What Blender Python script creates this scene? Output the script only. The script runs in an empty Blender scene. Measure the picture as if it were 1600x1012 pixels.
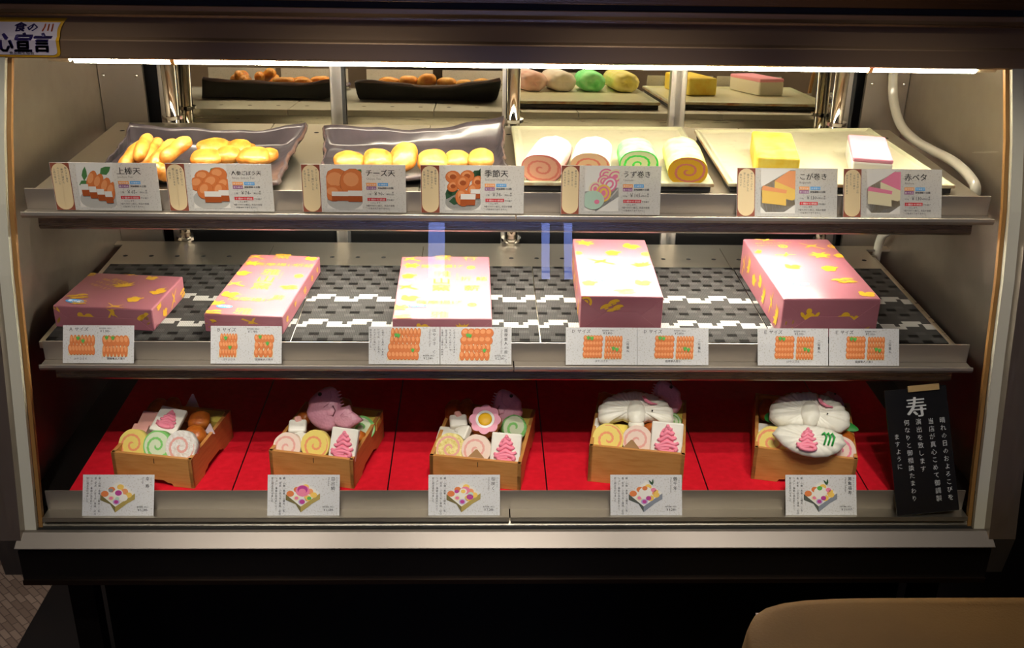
import bpy, bmesh, math, random
from mathutils import Vector, Matrix, Euler
random.seed(7)
SC = bpy.context.scene
COL = SC.collection
PI = math.pi
R = math.radians

# ------------------------------------------------------------------ camera, world, exposure
F, CX, CY, CZ, YAW, PITCH, ROLL = 1680.712, -0.0511, -1.416, 1.6367, 0.0335, 0.4292, -0.0184
def cam_axes():
    cy, sy, cp, sp = math.cos(YAW), math.sin(YAW), math.cos(PITCH), math.sin(PITCH)
    f = Vector((sy*cp, cy*cp, -sp)); r = Vector((cy, -sy, 0)); d = f.cross(r)
    cr, sr = math.cos(ROLL), math.sin(ROLL)
    return r*cr + d*sr, -r*sr + d*cr, f
AX_R, AX_D, AX_F = cam_axes()
cam = bpy.data.objects.new('camera', bpy.data.cameras.new('camera'))
COL.objects.link(cam)
m = Matrix.Identity(4)
for i in range(3):
    m[i][0], m[i][1], m[i][2] = AX_R[i], -AX_D[i], -AX_F[i]
m[0][3], m[1][3], m[2][3] = CX, CY, CZ
cam.matrix_world = m
cam.data.sensor_width = 36.0
cam.data.lens = F/1600*36
cam.data.clip_start = 0.05
SC.camera = cam

w = bpy.data.worlds.new('World'); SC.world = w; w.use_nodes = True
w.node_tree.nodes['Background'].inputs[0].default_value = (1.0, 0.72, 0.5, 1)
w.node_tree.nodes['Background'].inputs[1].default_value = 0.06
SC.view_settings.view_transform = 'Standard'
SC.view_settings.look = 'None'
SC.view_settings.exposure = 0.0
SC.view_settings.gamma = 1.0
SC.view_settings.use_curve_mapping = False
SC.cycles.use_denoising = True
SC.cycles.sample_clamp_indirect = 4.0
SC.cycles.max_bounces = 10
HOOD_LAMP = 70.0      # emission of the tube in the hood
SHELF_LAMP = 125.0      # emission of the tube under the upper shelf
DOWNLIGHT = 37.0     # watts of each ceiling spotlight

# ------------------------------------------------------------------ places on the surfaces of the case
def ray(px, py):
    return AX_R*((px-800)/F) + AX_D*((py-506)/F) + AX_F
def at(px, py, z):
    d = ray(px, py); t = (z-CZ)/d.z
    return Vector((CX+d.x*t, CY+d.y*t, z))
def aty(px, py, y):
    d = ray(px, py); t = (y-CY)/d.y
    return Vector((CX+d.x*t, y, CZ+d.z*t))

Z1, Z2, Z3 = 1.147, 0.914, 0.690        # tops of the upper shelf, the lower shelf, the deck
YM = 0.596                              # plane of the mirrored doors

# ------------------------------------------------------------------ materials
MATS = {}
def c(h):
    h = h.lstrip('#')
    v = [int(h[i:i+2], 16)/255 for i in (0, 2, 4)]
    return tuple(x/12.92 if x <= .04045 else ((x+.055)/1.055)**2.4 for x in v) + (1,)
def mat(name, col='#888888', rough=.5, metal=0., spec=.5, emit=None, es=0., coat=0.):
    if name in MATS: return MATS[name]
    M = bpy.data.materials.new(name); M.use_nodes = True
    b = M.node_tree.nodes['Principled BSDF']
    b.inputs['Base Color'].default_value = c(col)
    b.inputs['Roughness'].default_value = rough
    b.inputs['Metallic'].default_value = metal
    b.inputs['Specular IOR Level'].default_value = spec
    b.inputs['Coat Weight'].default_value = coat
    b.inputs['Coat Roughness'].default_value = .12
    if emit:
        b.inputs['Emission Color'].default_value = c(emit); b.inputs['Emission Strength'].default_value = es
    MATS[name] = M
    return M
def nd(M, t, **k):
    n = M.node_tree.nodes.new(t)
    for a, v in k.items(): setattr(n, a, v)
    return n
def lk(M, a, b): M.node_tree.links.new(a, b)
def bsdf(M): return M.node_tree.nodes['Principled BSDF']
def coords(M, scale=(1, 1, 1), rot=(0, 0, 0), kind='Object'):
    t = nd(M, 'ShaderNodeTexCoord'); p = nd(M, 'ShaderNodeMapping')
    p.inputs['Scale'].default_value = scale; p.inputs['Rotation'].default_value = rot
    lk(M, t.outputs[kind], p.inputs['Vector']); return p.outputs['Vector']
def noise(M, vec, scale, detail=4., rough=.55):
    n = nd(M, 'ShaderNodeTexNoise'); n.inputs['Scale'].default_value = scale
    n.inputs['Detail'].default_value = detail; n.inputs['Roughness'].default_value = rough
    lk(M, vec, n.inputs['Vector']); return n.outputs['Fac']
def ramp(M, fac, stops):
    r = nd(M, 'ShaderNodeValToRGB'); e = r.color_ramp.elements
    while len(e) < len(stops): e.new(.5)
    for i, (p, col) in enumerate(stops): e[i].position = p; e[i].color = c(col)
    lk(M, fac, r.inputs['Fac']); return r.outputs['Color']
def bump(M, h, strength=.3, dist=.002):
    b = nd(M, 'ShaderNodeBump'); b.inputs['Strength'].default_value = strength; b.inputs['Distance'].default_value = dist
    lk(M, h, b.inputs['Height']); lk(M, b.outputs['Normal'], bsdf(M).inputs['Normal'])
def noisy(name, stops, scale, rough=.5, bs=0., bd=.002, bscale=None, sc=(1, 1, 1), spec=.5, coat=0., metal=0.):
    if name in MATS: return MATS[name]
    M = mat(name, stops[0][1], rough, metal, spec, coat=coat)
    v = coords(M, sc)
    lk(M, ramp(M, noise(M, v, scale), stops), bsdf(M).inputs['Base Color'])
    if bs: bump(M, noise(M, v, bscale or scale), bs, bd)
    return M

def brushed(name, col, rough, sc, strength=.12, var=.1):
    M = mat(name, col, rough, 1.0)
    v = coords(M, sc)
    n = noise(M, v, 60, 3)
    mr = nd(M, 'ShaderNodeMapRange'); mr.inputs['To Min'].default_value = rough-var; mr.inputs['To Max'].default_value = rough+var
    lk(M, n, mr.inputs['Value']); lk(M, mr.outputs['Result'], bsdf(M).inputs['Roughness'])
    bump(M, n, strength, .0006)
    return M
STEEL = brushed('brushed steel', '#b9b0a2', .3, (.15, 6, 6))
STEEL_W = brushed('worn wall steel', '#a1978a', .36, (4, .6, .6), .1, .14); bsdf(STEEL_W).inputs['Metallic'].default_value = .92
STEEL_P = brushed('shelf plate steel', '#c9c2b4', .38, (.2, 5, 5))
HOODM = brushed('hood steel', '#a08568', .30, (.08, 6, 6), .03, .04); bsdf(HOODM).inputs['Metallic'].default_value = .6
CHROME = mat('polished chrome', '#e0ddd6', .06, 1.)
ALU = brushed('aluminium frame', '#cfc9bd', .33, (6, 6, .2))
MIRROR = mat('door mirror', '#d6d2c2', .015, 1.)
BLACK = mat('black panel', '#0b0908', .35)
RUBBER = mat('black rubber', '#080706', .6)
DARK = mat('dark recess', '#050404', .7)
HOLE = mat('punched hole', '#040404', .8)
def lampmat(name, col, s):
    return mat(name, '#ffffff', .4, emit=col, es=s)
LAMP1 = lampmat('hood tube light', '#fff3dc', HOOD_LAMP)
LAMP2 = lampmat('shelf tube light', '#fff6e6', SHELF_LAMP)
def glassmat():
    M = mat('front glass')
    nt = M.node_tree; out = nt.nodes['Material Output']
    fr = nd(M, 'ShaderNodeFresnel'); fr.inputs['IOR'].default_value = 1.35
    tr = nd(M, 'ShaderNodeBsdfTransparent'); tr.inputs['Color'].default_value = (.975, .985, .975, 1)
    gl = nd(M, 'ShaderNodeBsdfGlossy'); gl.inputs['Roughness'].default_value = .0
    mx = nd(M, 'ShaderNodeMixShader')
    ge = nd(M, 'ShaderNodeNewGeometry'); inv = nd(M, 'ShaderNodeMath', operation='SUBTRACT'); inv.inputs[0].default_value = 1.
    lk(M, ge.outputs['Backfacing'], inv.inputs[1]); mu = nd(M, 'ShaderNodeMath', operation='MULTIPLY')
    lk(M, fr.outputs[0], mu.inputs[0]); lk(M, inv.outputs[0], mu.inputs[1])
    lk(M, mu.outputs[0], mx.inputs[0]); lk(M, tr.outputs[0], mx.inputs[1]); lk(M, gl.outputs[0], mx.inputs[2])
    lk(M, mx.outputs[0], out.inputs['Surface'])
    return M
GLASS = glassmat()
def paper(name, col, trans=.35):
    M = mat(name, col, .55, spec=.3)
    v = coords(M)
    f = noise(M, v, 420, 2)
    lk(M, ramp(M, f, [(.0, '#b8b2a8'), (.36, '#c9c4bb'), (.42, col), (1., col)]), bsdf(M).inputs['Base Color'])
    t = nd(M, 'ShaderNodeBsdfTranslucent'); t.inputs['Color'].default_value = c(col)
    mx = nd(M, 'ShaderNodeMixShader'); mx.inputs[0].default_value = trans
    lk(M, bsdf(M).outputs[0], mx.inputs[1]); lk(M, t.outputs[0], mx.inputs[2])
    lk(M, mx.outputs[0], M.node_tree.nodes['Material Output'].inputs['Surface'])
    return M
PAPER = paper('flecked card paper', '#e6e2dc')
PAPER_L = paper('lower card paper', '#e4e2e2', .2)

# ------------------------------------------------------------------ mesh builder
TXT = {}
def text_mesh(s):
    if s in TXT: return TXT[s]
    cu = bpy.data.curves.new('t', 'FONT'); cu.body = s; cu.resolution_u = 1
    o = bpy.data.objects.new('t', cu); COL.objects.link(o)
    dg = bpy.context.evaluated_depsgraph_get(); dg.update()
    me = bpy.data.meshes.new_from_object(o.evaluated_get(dg))
    V = [(v.co.x, v.co.y) for v in me.vertices]; P = [tuple(p.vertices) for p in me.polygons]
    bpy.data.objects.remove(o); bpy.data.curves.remove(cu); bpy.data.meshes.remove(me)
    TXT[s] = (V, P); return TXT[s]

class MB:
    def __init__(s): s.v = []; s.f = []; s.m = []; s.X = Matrix.Identity(4)
    def add(s, V, Fs, mi=0, X=None):
        X = s.X @ X if X is not None else s.X
        o = len(s.v)
        s.v += [tuple(X @ Vector(p)) for p in V]
        for f in Fs: s.f.append(tuple(i+o for i in f)); s.m.append(mi)
        return s
    def box(s, lo, hi, mi=0, X=None):
        a, b = lo, hi
        V = [(x, y, z) for z in (a[2], b[2]) for y in (a[1], b[1]) for x in (a[0], b[0])]
        return s.add(V, [(0, 2, 3, 1), (4, 5, 7, 6), (0, 1, 5, 4), (1, 3, 7, 5), (3, 2, 6, 7), (2, 0, 4, 6)], mi, X)
    def rbox(s, lo, hi, r=.003, seg=2, mi=0, X=None):
        bm = bmesh.new(); bmesh.ops.create_cube(bm, size=1)
        for v in bm.verts: v.co = Vector([(lo[i]+hi[i])/2 + v.co[i]*(hi[i]-lo[i]) for i in range(3)])
        bmesh.ops.bevel(bm, geom=list(bm.edges), offset=r, segments=seg, affect='EDGES', profile=.5)
        bm.verts.index_update()
        V = [tuple(v.co) for v in bm.verts]; Fs = [tuple(v.index for v in f.verts) for f in bm.faces]; bm.free()
        return s.add(V, Fs, mi, X)
    def prism(s, pts, z0, z1, mi=0, X=None, mi_side=None, mi_bot=None):
        n = len(pts)
        V = [(p[0], p[1], z0) for p in pts] + [(p[0], p[1], z1) for p in pts]
        s.add(V, [tuple(range(n, 2*n))], mi, X)
        s.add(V, [tuple(range(n-1, -1, -1))], mi if mi_bot is None else mi_bot, X)
        return s.add(V, [(i, (i+1) % n, (i+1) % n+n, i+n) for i in range(n)], mi if mi_side is None else mi_side, X)
    def flat(s, pts, z=0., mi=0, X=None):
        return s.add([(p[0], p[1], z) for p in pts], [tuple(range(len(pts)))], mi, X)
    def disc(s, x, y, rx, ry=None, z=0., mi=0, n=16, rot=0., X=None):
        ry = ry or rx; ca, sa = math.cos(rot), math.sin(rot)
        P = []
        for i in range(n):
            a = 2*PI*i/n; u, v = rx*math.cos(a), ry*math.sin(a)
            P.append((x+u*ca-v*sa, y+u*sa+v*ca))
        return s.flat(P, z, mi, X)
    def tube(s, pts, r, n=8, mi=0, X=None, closed=False, caps=True):
        pts = [Vector(p) for p in pts]; N = len(pts); V = []; Fs = []
        up = None
        for i, p in enumerate(pts):
            if closed: t = pts[(i+1) % N]-pts[i-1]
            else: t = pts[min(i+1, N-1)]-pts[max(i-1, 0)]
            t.normalize()
            if up is None:
                up = Vector((0, 0, 1)) if abs(t.z) < .9 else Vector((1, 0, 0))
            a = t.cross(up); a.normalize(); b = a.cross(t); b.normalize(); up = b
            rr = r[i] if isinstance(r, (list, tuple)) else r
            for k in range(n):
                an = 2*PI*k/n
                V.append(p + a*rr*math.cos(an) + b*rr*math.sin(an))
        for i in range(N if closed else N-1):
            j = (i+1) % N
            for k in range(n): Fs.append((i*n+k, i*n+(k+1) % n, j*n+(k+1) % n, j*n+k))
        if caps and not closed:
            Fs.append(tuple(range(n-1, -1, -1))); Fs.append(tuple((N-1)*n+k for k in range(n)))
        return s.add(V, Fs, mi, X)
    def blob(s, ctr, rad, mi=0, nu=20, nv=12, amp=0., freq=3., seed=0, X=None, p=2., flatb=None):
        V = []; Fs = []
        rnd = random.Random(seed); ph = [rnd.uniform(0, 6.28) for _ in range(6)]
        def sg(x, e): return math.copysign(abs(x)**e, x)
        e = 2/p
        for j in range(nv+1):
            th = -PI/2+PI*j/nv
            for i in range(nu):
                a = 2*PI*i/nu
                x = sg(math.cos(th), e)*sg(math.cos(a), e); y = sg(math.cos(th), e)*sg(math.sin(a), e); z = sg(math.sin(th), e)
                k = 1+amp*(math.sin(freq*x+ph[0])*math.cos(freq*y+ph[1])+.6*math.sin(freq*1.9*y+ph[2]+z*freq)+.4*math.sin(freq*2.7*x+ph[3]-freq*z))
                z2 = z*k*rad[2]
                if flatb is not None: z2 = max(z2, -flatb*rad[2])
                V.append((ctr[0]+x*k*rad[0], ctr[1]+y*k*rad[1], ctr[2]+z2))
        for j in range(nv):
            for i in range(nu):
                q = (j*nu+i, j*nu+(i+1) % nu, (j+1)*nu+(i+1) % nu, (j+1)*nu+i)
                Fs.append(q)
        return s.add(V, Fs, mi, X)
    def grid(s, fn, nu, nv, mi=0, X=None, mfn=None, wrap=False):
        V = [fn(i/nu, j/nv) for j in range(nv+1) for i in range(nu+1)]
        for j in range(nv):
            for i in range(nu):
                pass
        o = len(s.v); XX = s.X @ X if X is not None else s.X
        s.v += [tuple(XX @ Vector(p)) for p in V]
        for j in range(nv):
            for i in range(nu):
                a = j*(nu+1)+i
                s.f.append((o+a, o+a+1, o+a+nu+2, o+a+nu+1)); s.m.append(mfn(i, j) if mfn else mi)
        return s
    def inflate(s, pts, H, ctr=(0, 0), z0=0., rings=6, mi=0, X=None, side=.0):
        # a cushion on a star-shaped outline
        n = len(pts); V = []; Fs = []
        V += [(p[0], p[1], z0) for p in pts]
        for k in range(rings):
            t = k/rings*.97; sc = 1-t
            h = side + H*math.sqrt(max(0, 1-sc**2.6))
            for p in pts: V.append((ctr[0]+(p[0]-ctr[0])*sc, ctr[1]+(p[1]-ctr[1])*sc, z0+h+.0))
        V.append((ctr[0], ctr[1], z0+side+H)); top = len(V)-1
        for k in range(rings):
            for i in range(n):
                j = (i+1) % n
                Fs.append((k*n+i, k*n+j, (k+1)*n+j, (k+1)*n+i))
        for i in range(n): Fs.append((rings*n+i, rings*n+(i+1) % n, top))
        Fs.append(tuple(range(n-1, -1, -1)))
        return s.add(V, Fs, mi, X)
    def text(s, st, x, y, size, z=0., mi=0, X=None, align='l', sx=1., vert=False, step=1.08, skew=0., bold=0.):
        if vert:
            for k, ch in enumerate(st):
                if ch in '  　': continue
                if ch == 'ー': ch = '|'
                V, P = text_mesh(ch)
                if not V: continue
                xs = [p[0] for p in V]; cx = (min(xs)+max(xs))/2
                s.add([(x+(p[0]-cx)*size*sx, y-size*.8-k*size*step+p[1]*size, z) for p in V], P, mi, X)
            return s
        V, P = text_mesh(st)
        if not V: return s
        xs = [p[0] for p in V]; off = {'l': 0, 'c': (min(xs)+max(xs))/2, 'r': max(xs)}[align]
        s.add([(x+(p[0]-off)*size*sx+skew*p[1]*size, y+p[1]*size, z) for p in V], P, mi, X)
        if bold: s.add([(x+bold*size+(p[0]-off)*size*sx+skew*p[1]*size, y+p[1]*size, z+.00003) for p in V], P, mi, X)
        return s
    def build(s, name, mats, parent=None, smooth=False, loc=None, rot=None, bevel=0., bseg=2, autos=None):
        if not isinstance(mats, (list, tuple)): mats = [mats]
        me = bpy.data.meshes.new(name); me.from_pydata(s.v, [], s.f)
        for M in mats: me.materials.append(M)
        me.polygons.foreach_set('material_index', s.m)
        if smooth: me.polygons.foreach_set('use_smooth', [True]*len(me.polygons))
        me.update()
        o = bpy.data.objects.new(name, me); COL.objects.link(o)
        if loc is not None: o.location = loc
        if rot is not None: o.rotation_euler = rot
        if parent: o.parent = parent
        if bevel:
            b = o.modifiers.new('bevel', 'BEVEL'); b.width = bevel; b.segments = bseg; b.limit_method = 'ANGLE'; b.angle_limit = R(40)
        if autos is not None:
            me.polygons.foreach_set('use_smooth', [True]*len(me.polygons))
            me.set_sharp_from_angle(angle=R(autos))
        return o
def tag(o, label, cat, group=None, kind=None):
    if label: o['label'] = label
    if cat: o['category'] = cat
    if group: o['group'] = group
    if kind: o['kind'] = kind
    return o
def thing(name, label, cat, loc=(0, 0, 0), rot=(0, 0, 0), group=None):
    o = bpy.data.objects.new(name, None); COL.objects.link(o); o.location = loc; o.rotation_euler = rot
    o.empty_display_size = .02
    return tag(o, label, cat, group)
def structure(o): o['kind'] = 'structure'; return o
def T(x=0, y=0, z=0, rx=0, ry=0, rz=0):
    return Matrix.Translation((x, y, z)) @ Euler((rx, ry, rz)).to_matrix().to_4x4()

# ================================================================== THE ROOM
M = mat('woven carpet', '#5a4a40', .9)
v = coords(M, (1, 1, 1), (0, 0, R(45)))
br = nd(M, 'ShaderNodeTexBrick'); br.inputs['Scale'].default_value = 9; br.offset = .5
br.inputs['Color1'].default_value = c('#8a7565'); br.inputs['Color2'].default_value = c('#6b5749'); br.inputs['Mortar'].default_value = c('#54443a')
br.inputs['Mortar Size'].default_value = .012; br.inputs['Brick Width'].default_value = .35; br.inputs['Row Height'].default_value = .14
lk(M, v, br.inputs['Vector']); lk(M, br.outputs['Color'], bsdf(M).inputs['Base Color'])
structure(MB().box((-3.2, -3.6, -.1), (3.2, 1.6, 0)).build('floor', M))
DW = mat('dark red wood', '#2a0d0a', .4)
v = coords(DW, (1, 8, 8)); lk(DW, ramp(DW, noise(DW, v, 3.5), [(.3, '#2a0c09'), (.7, '#4a1812')]), bsdf(DW).inputs['Base Color'])
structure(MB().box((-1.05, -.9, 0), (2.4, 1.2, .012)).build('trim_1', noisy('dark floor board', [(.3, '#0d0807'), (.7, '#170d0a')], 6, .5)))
wm = MB()
for k in range(14): wm.box((-3.2, 1.2, k*.2), (3.2, 1.26, k*.2+.196))
structure(wm.build('wall_back', DW))
WARM = noisy('shop wall plaster', [(.3, '#7d6450'), (.7, '#977b62')], 2, .8)
fw = MB().box((-3.2, -3.7, 0), (3.2, -3.6, 2.75))
structure(fw.build('wall_front', WARM))
structure(MB().box((-3.3, -3.6, 0), (-3.2, 1.26, 2.75)).build('wall_left', WARM))
structure(MB().box((3.2, -3.6, 0), (3.3, 1.26, 2.75)).build('wall_right', WARM))
structure(MB().box((-3.3, -3.7, 2.7), (3.3, 1.26, 2.8)).build('ceiling', mat('ceiling paint', '#6e6256', .8)))
DL = lampmat('downlight lens', '#ffe9cf', 5)
def downlight(x, y, watts, label, aim):
    t = thing('ceiling_light', label, 'ceiling light', (x, y, 2.7), group='ceiling downlights over the counter')
    mb = MB(); n = 24; V = []
    for r, z in ((.055, 0), (.075, 0), (.075, -.012), (.055, -.006)):
        V += [(r*math.cos(2*PI*k/n), r*math.sin(2*PI*k/n), z) for k in range(n)]
    Fs = [(a*n+k, a*n+(k+1) % n, ((a+1) % 4)*n+(k+1) % n, ((a+1) % 4)*n+k) for a in range(4) for k in range(n)]
    mb.add(V, Fs).build('trim_ring', CHROME, t)
    MB().disc(0, 0, .055, z=-.004, n=24).build('lens', DL, t)
    L = bpy.data.lights.new('spotlight', 'SPOT'); L.energy = watts; L.color = (1, .92, .84); L.shadow_soft_size = .035
    L.spot_size = R(24); L.spot_blend = .55
    o = bpy.data.objects.new('spotlight', L); COL.objects.link(o); o.parent = t; o.location = (0, 0, -.03)
    o.rotation_euler = (Vector((aim[0]-x, aim[1]-y, aim[2]-2.67))).to_track_quat('-Z', 'Y').to_euler()
    return t
for y in (-.60, -.95, -1.30):
    for x, w_ in ((-.62, 1.), (-.22, 1.1), (.18, 1.1), (.56, .8)):
        downlight(x, y, DOWNLIGHT*w_*(.9-.25*y-.25), 'round recessed ceiling downlight above the glass counter', (x, .12, .73))
for x in (-2.2, -1.3, 1.3, 2.2):
    downlight(x, -2.75, 160, 'added unseen ceiling downlight washing the opposite shop wall', (x*.8, -3.6, 1.0))  # added wall washers, so the hood reflects a warm lit wall
downlight(2.1, .35, 30, 'added unseen ceiling downlight beyond the right end of the case', (1.9, 1.15, .7))  # added lamp, brightens the dark wood wall at the right
downlight(-1.9, .30, 60, 'added unseen ceiling downlight beyond the left end of the case', (-1.25, .65, 0))  # added lamp, brightens the carpet at the left
BLUE = lampmat('blue light tube', '#8fa4ff', 22)
for x, ww in ((-.26, .05), (.27, .025), (.38, .025)):
    t = thing('light_bar', 'upright pale blue light bar on the opposite shop wall', 'light bar', (x, -3.59, 1.45), group='blue light bars on the opposite wall')
    MB().rbox((-ww, -.01, -.30), (ww, .012, .30), .004, 2).build('bar_housing', RUBBER, t)
    MB().box((-ww*.8, .012, -.29), (ww*.8, .016, .29)).build('light_tube', BLUE, t)

# ================================================================== THE DISPLAY CASE
GP = [(-.028, .646), (-.012, .72), (.008, .82), (.03, .93), (.05, 1.04), (.075, 1.14), (.11, 1.235), (.158, 1.335)]   # glass curve (y, z)
XI, XO = .745, .787
LIPM = mat('satin lip steel', '#aaa196', .42, .75)
case = thing('display_case', 'long steel and glass refrigerated display case with lit shelves', 'display case', (0, .2, .57))
def P(o):
    o.parent = case; o.matrix_parent_inverse = Matrix.Translation((0, -.2, -.57)); return o
def yz(pts, x0, x1, mi=0, mb=None):
    mb = mb or MB()
    return mb.prism([(p[0], p[1]) for p in pts], x0, x1, mi, Matrix(((0, 0, 1, 0), (1, 0, 0, 0), (0, 1, 0, 0), (0, 0, 0, 1))))
side = [(y-.022, z) for y, z in GP] + [(.162, 1.42), (.68, 1.42), (.68, .57), (-.035, .57)]
for sx in (-1, 1):
    a, b = sorted((sx*XI, sx*XO))
    s = P(yz(side, a, b).build('side_panel', STEEL_W, bevel=.002))
    # jamb strip of the back corner with its two screws
    a, b = sorted((sx*.664, sx*.744))
    j = MB().box((a, .565, .69), (b, .574, 1.40)).build('jamb_panel', STEEL_W); P(j)
    for xx in (sx*.735, sx*.676):
        k = MB().blob((xx, .5645, 1.222), (.0035, .002, .0035), nu=10, nv=6).build('screw', CHROME, smooth=True); k.parent = j
    # glass edge trim: pale strip, brown seal
    st = MB()
    for off, dx0, dx1, mi in ((-.004, .728, .745, 0), (.006, .722, .728, 1)):
        lo, hi = sorted((sx*dx0, sx*dx1))
        yz([(y+off, z) for y, z in GP]+[(y+off+.008, z) for y, z in reversed(GP)], lo, hi, mi, st)
    P(st.build('glass_edge_strip', [mat('pale edge seal', '#b9b7a4', .25), mat('brown edge sealant', '#8a6230', .5)]))
# curved front glass, 4 mm thick
gp = []
for i in range(len(GP)-1):
    for k in range(4):
        t = k/4; gp.append((GP[i][0]*(1-t)+GP[i+1][0]*t, GP[i][1]*(1-t)+GP[i+1][1]*t))
gp.append(GP[-1])
P(yz([(y-.004, z) for y, z in gp]+[(y, z) for y, z in reversed(gp)], -.727, .727).build('front_glass', GLASS, autos=60))
# hood
hx0, hx1 = -.80, .757
hood = [(.155, 1.331), (.152, 1.3335), (.1575, 1.357), (.163, 1.361), (.172, 1.386), (.171, 1.391), (.185, 1.394), (.185, 1.402), (.40, 1.402), (.40, 1.36), (.24, 1.36), (.215, 1.345), (.168, 1.343), (.166, 1.331)]
P(yz(hood, hx0, hx1).build('hood', HOODM, bevel=.0012))
P(yz([(.190, 1.402), (.190, 1.412), (.40, 1.412), (.40, 1.402)], hx0, hx1).build('hood_gap', RUBBER))
P(yz([(.178, 1.412), (.178, 1.440), (.64, 1.440), (.64, 1.412)], hx0, hx1).build('top_panel', brushed('top steel', '#6e5a48', .25, (.08, 6, 6)), bevel=.001))
P(yz([(.164, 1.389), (.164, 1.392), (.171, 1.392), (.171, 1.389)], hx0, hx1).build('hood_trim', brushed('trim steel', '#a08d78', .2, (.1, 6, 6))))
P(yz([(.40, 1.36), (.40, 1.402), (.66, 1.402), (.66, 1.36)], -.745, .745).build('hood_lining', STEEL_W))
# sill rail, black lower panel, thin trim
P(yz([(-.050, .630), (-.061, .6365), (-.0615, .639), (-.038, .6525), (-.031, .6525), (-.030, .646), (-.030, .628)], -.752, .752).build('sill_rail', mat('satin sill steel', '#857e75', .42, .88), bevel=.001))
P(yz([(-.030, .640), (-.030, .650), (-.020, .650), (-.020, .640)], -.745, .745).build('glass_gasket', RUBBER))
P(yz([(-.020, .640), (-.020, .652), (-.014, .656), (-.006, .657), (-.004, .640)], -.742, .742).build('inner_sill', STEEL, bevel=.001))
P(MB().box((-.752, -.052, .575), (.752, -.02, .628)).build('lower_panel', BLACK))
P(MB().box((-.752, -.056, .567), (.752, -.02, .575)).build('lower_trim', brushed('dull trim', '#5c4c40', .35, (.1, 5, 5))))
P(MB().box((-.745, -.02, .57), (.745, .66, .6)).build('case_bottom', BLACK))
P(MB().box((-.72, .16, .012), (.72, .6, .57)).build('plinth', BLACK))
for sx in (-1, 1):
    P(MB().box((sx*.70-.02, .02, .012), (sx*.70+.02, .05, .57)).build('leg', mat('dark leg steel', '#2e2823', .4, .8)))
# deck under the red cloth and the front ledge that holds the lowest cards
P(MB().box((-.745, 0.004, .672), (.745, .60, .688)).build('deck', BLACK))
dl = yz([(.003, .6665), (.003, .700), (.0055, .700), (.0055, .690), (.0055, .6665)], -.72, .72)
P(dl.build('deck_lip', LIPM))
dr = MB()
for a, b in ((-.72, -.003), (-.001, .72)):
    yz([(.0055, .660), (.0055, .6665), (-.0195, .6665), (-.0205, .6675), (-.0215, .6675), (-.0215, .660)], a, b, 0, dr)
P(dr.build('card_ledge', STEEL_P))
# back: posts, mullions, mirrored doors
for x in (-.613, .010, .612):
    p = P(MB().tube([(x, .548, .69), (x, .548, 1.40)], .0125, 20).build('round_post', CHROME, smooth=True))
    for zz in (Z2+.002, Z1+.002):
        MB().tube([(x, .548, zz), (x, .548, zz+.006)], .019, 20).build('flange', CHROME, smooth=False).parent = p
        p.children[-1].matrix_parent_inverse = Matrix.Identity(4)
doors = [(-.645, -.305), (-.330, .012), (.002, .335), (.305, .650)]
for k, (a, b) in enumerate(doors):
    y0 = YM-.004 if k % 2 else YM
    TX = Matrix.Translation((0, YM, 1.15)) @ Matrix.Rotation(R(-3.3), 4, 'X') @ Matrix.Translation((0, -YM, -1.15))
    d = MB(); d.X = TX
    d = P(d.box((a+.02, YM-.001, 1.10), (b-.02, YM+.004, 1.385)).build('mirror_door', MIRROR))
    lp = MB(); lp.X = TX; lp.box((a+.02, YM-.001, .70), (b-.02, YM+.004, 1.098)).build('dark_pane', mat('dark glass pane', '#060606', .3, 0, .2), d)
    fr = MB(); fr.X = TX
    for xx in (a, b-.022): fr.box((xx, YM-.012, .70), (xx+.022, YM+.004, 1.39))
    fr.box((a+.022, YM-.006, .70), (b-.022, YM+.002, .72)); fr.box((a+.022, YM-.006, 1.375), (b-.022, YM+.002, 1.39))
    f = fr.build('door_frame', ALU, d, bevel=.0015)
    g = MB(); g.X = TX
    g = g.box((b-.003 if k != 2 else a-.005, YM-.0135, .72), (b+.003 if k != 2 else a+.001, YM-.006, 1.375)).build('door_gasket', RUBBER, d)
P(MB().box((-.745, .625, .60), (.745, .66, 1.41)).build('back_panel', BLACK))

P(MB().box((-.744, .5195, Z2-.006), (.744, .540, Z2-.002)).build('rear_ledge', STEEL_P))
# lamp in the hood, made of a bright tube, its reflector and two clips
hl = thing('strip_light', 'long glowing white strip light under the front hood of the case', 'strip light', (.02, .2, 1.336))
tb = MB().tube([(-.665, -.004, -.009), (.672, -.004, -.009)], .0098, 14).build('lamp_tube', LAMP1, hl, smooth=True)
MB().box((-.70, -.016, .0), (.70, .018, .008)).build('reflector', mat('white lamp reflector', '#efe9da', .5), hl)
for x in (-.522, .512):
    MB().tube([(x-.003, -.004, -.009), (x+.003, -.004, -.009)], .0112, 14).build('clip', mat('amber lamp clip', '#c99a55', .4), hl)
for x in (-.672, .672):
    MB().tube([(x, -.004, -.009), (x+math.copysign(.03, x), -.004, -.009)], .0085, 12).build('end_cap', mat('cream end cap', '#d9c9a6', .5), hl)

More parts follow.
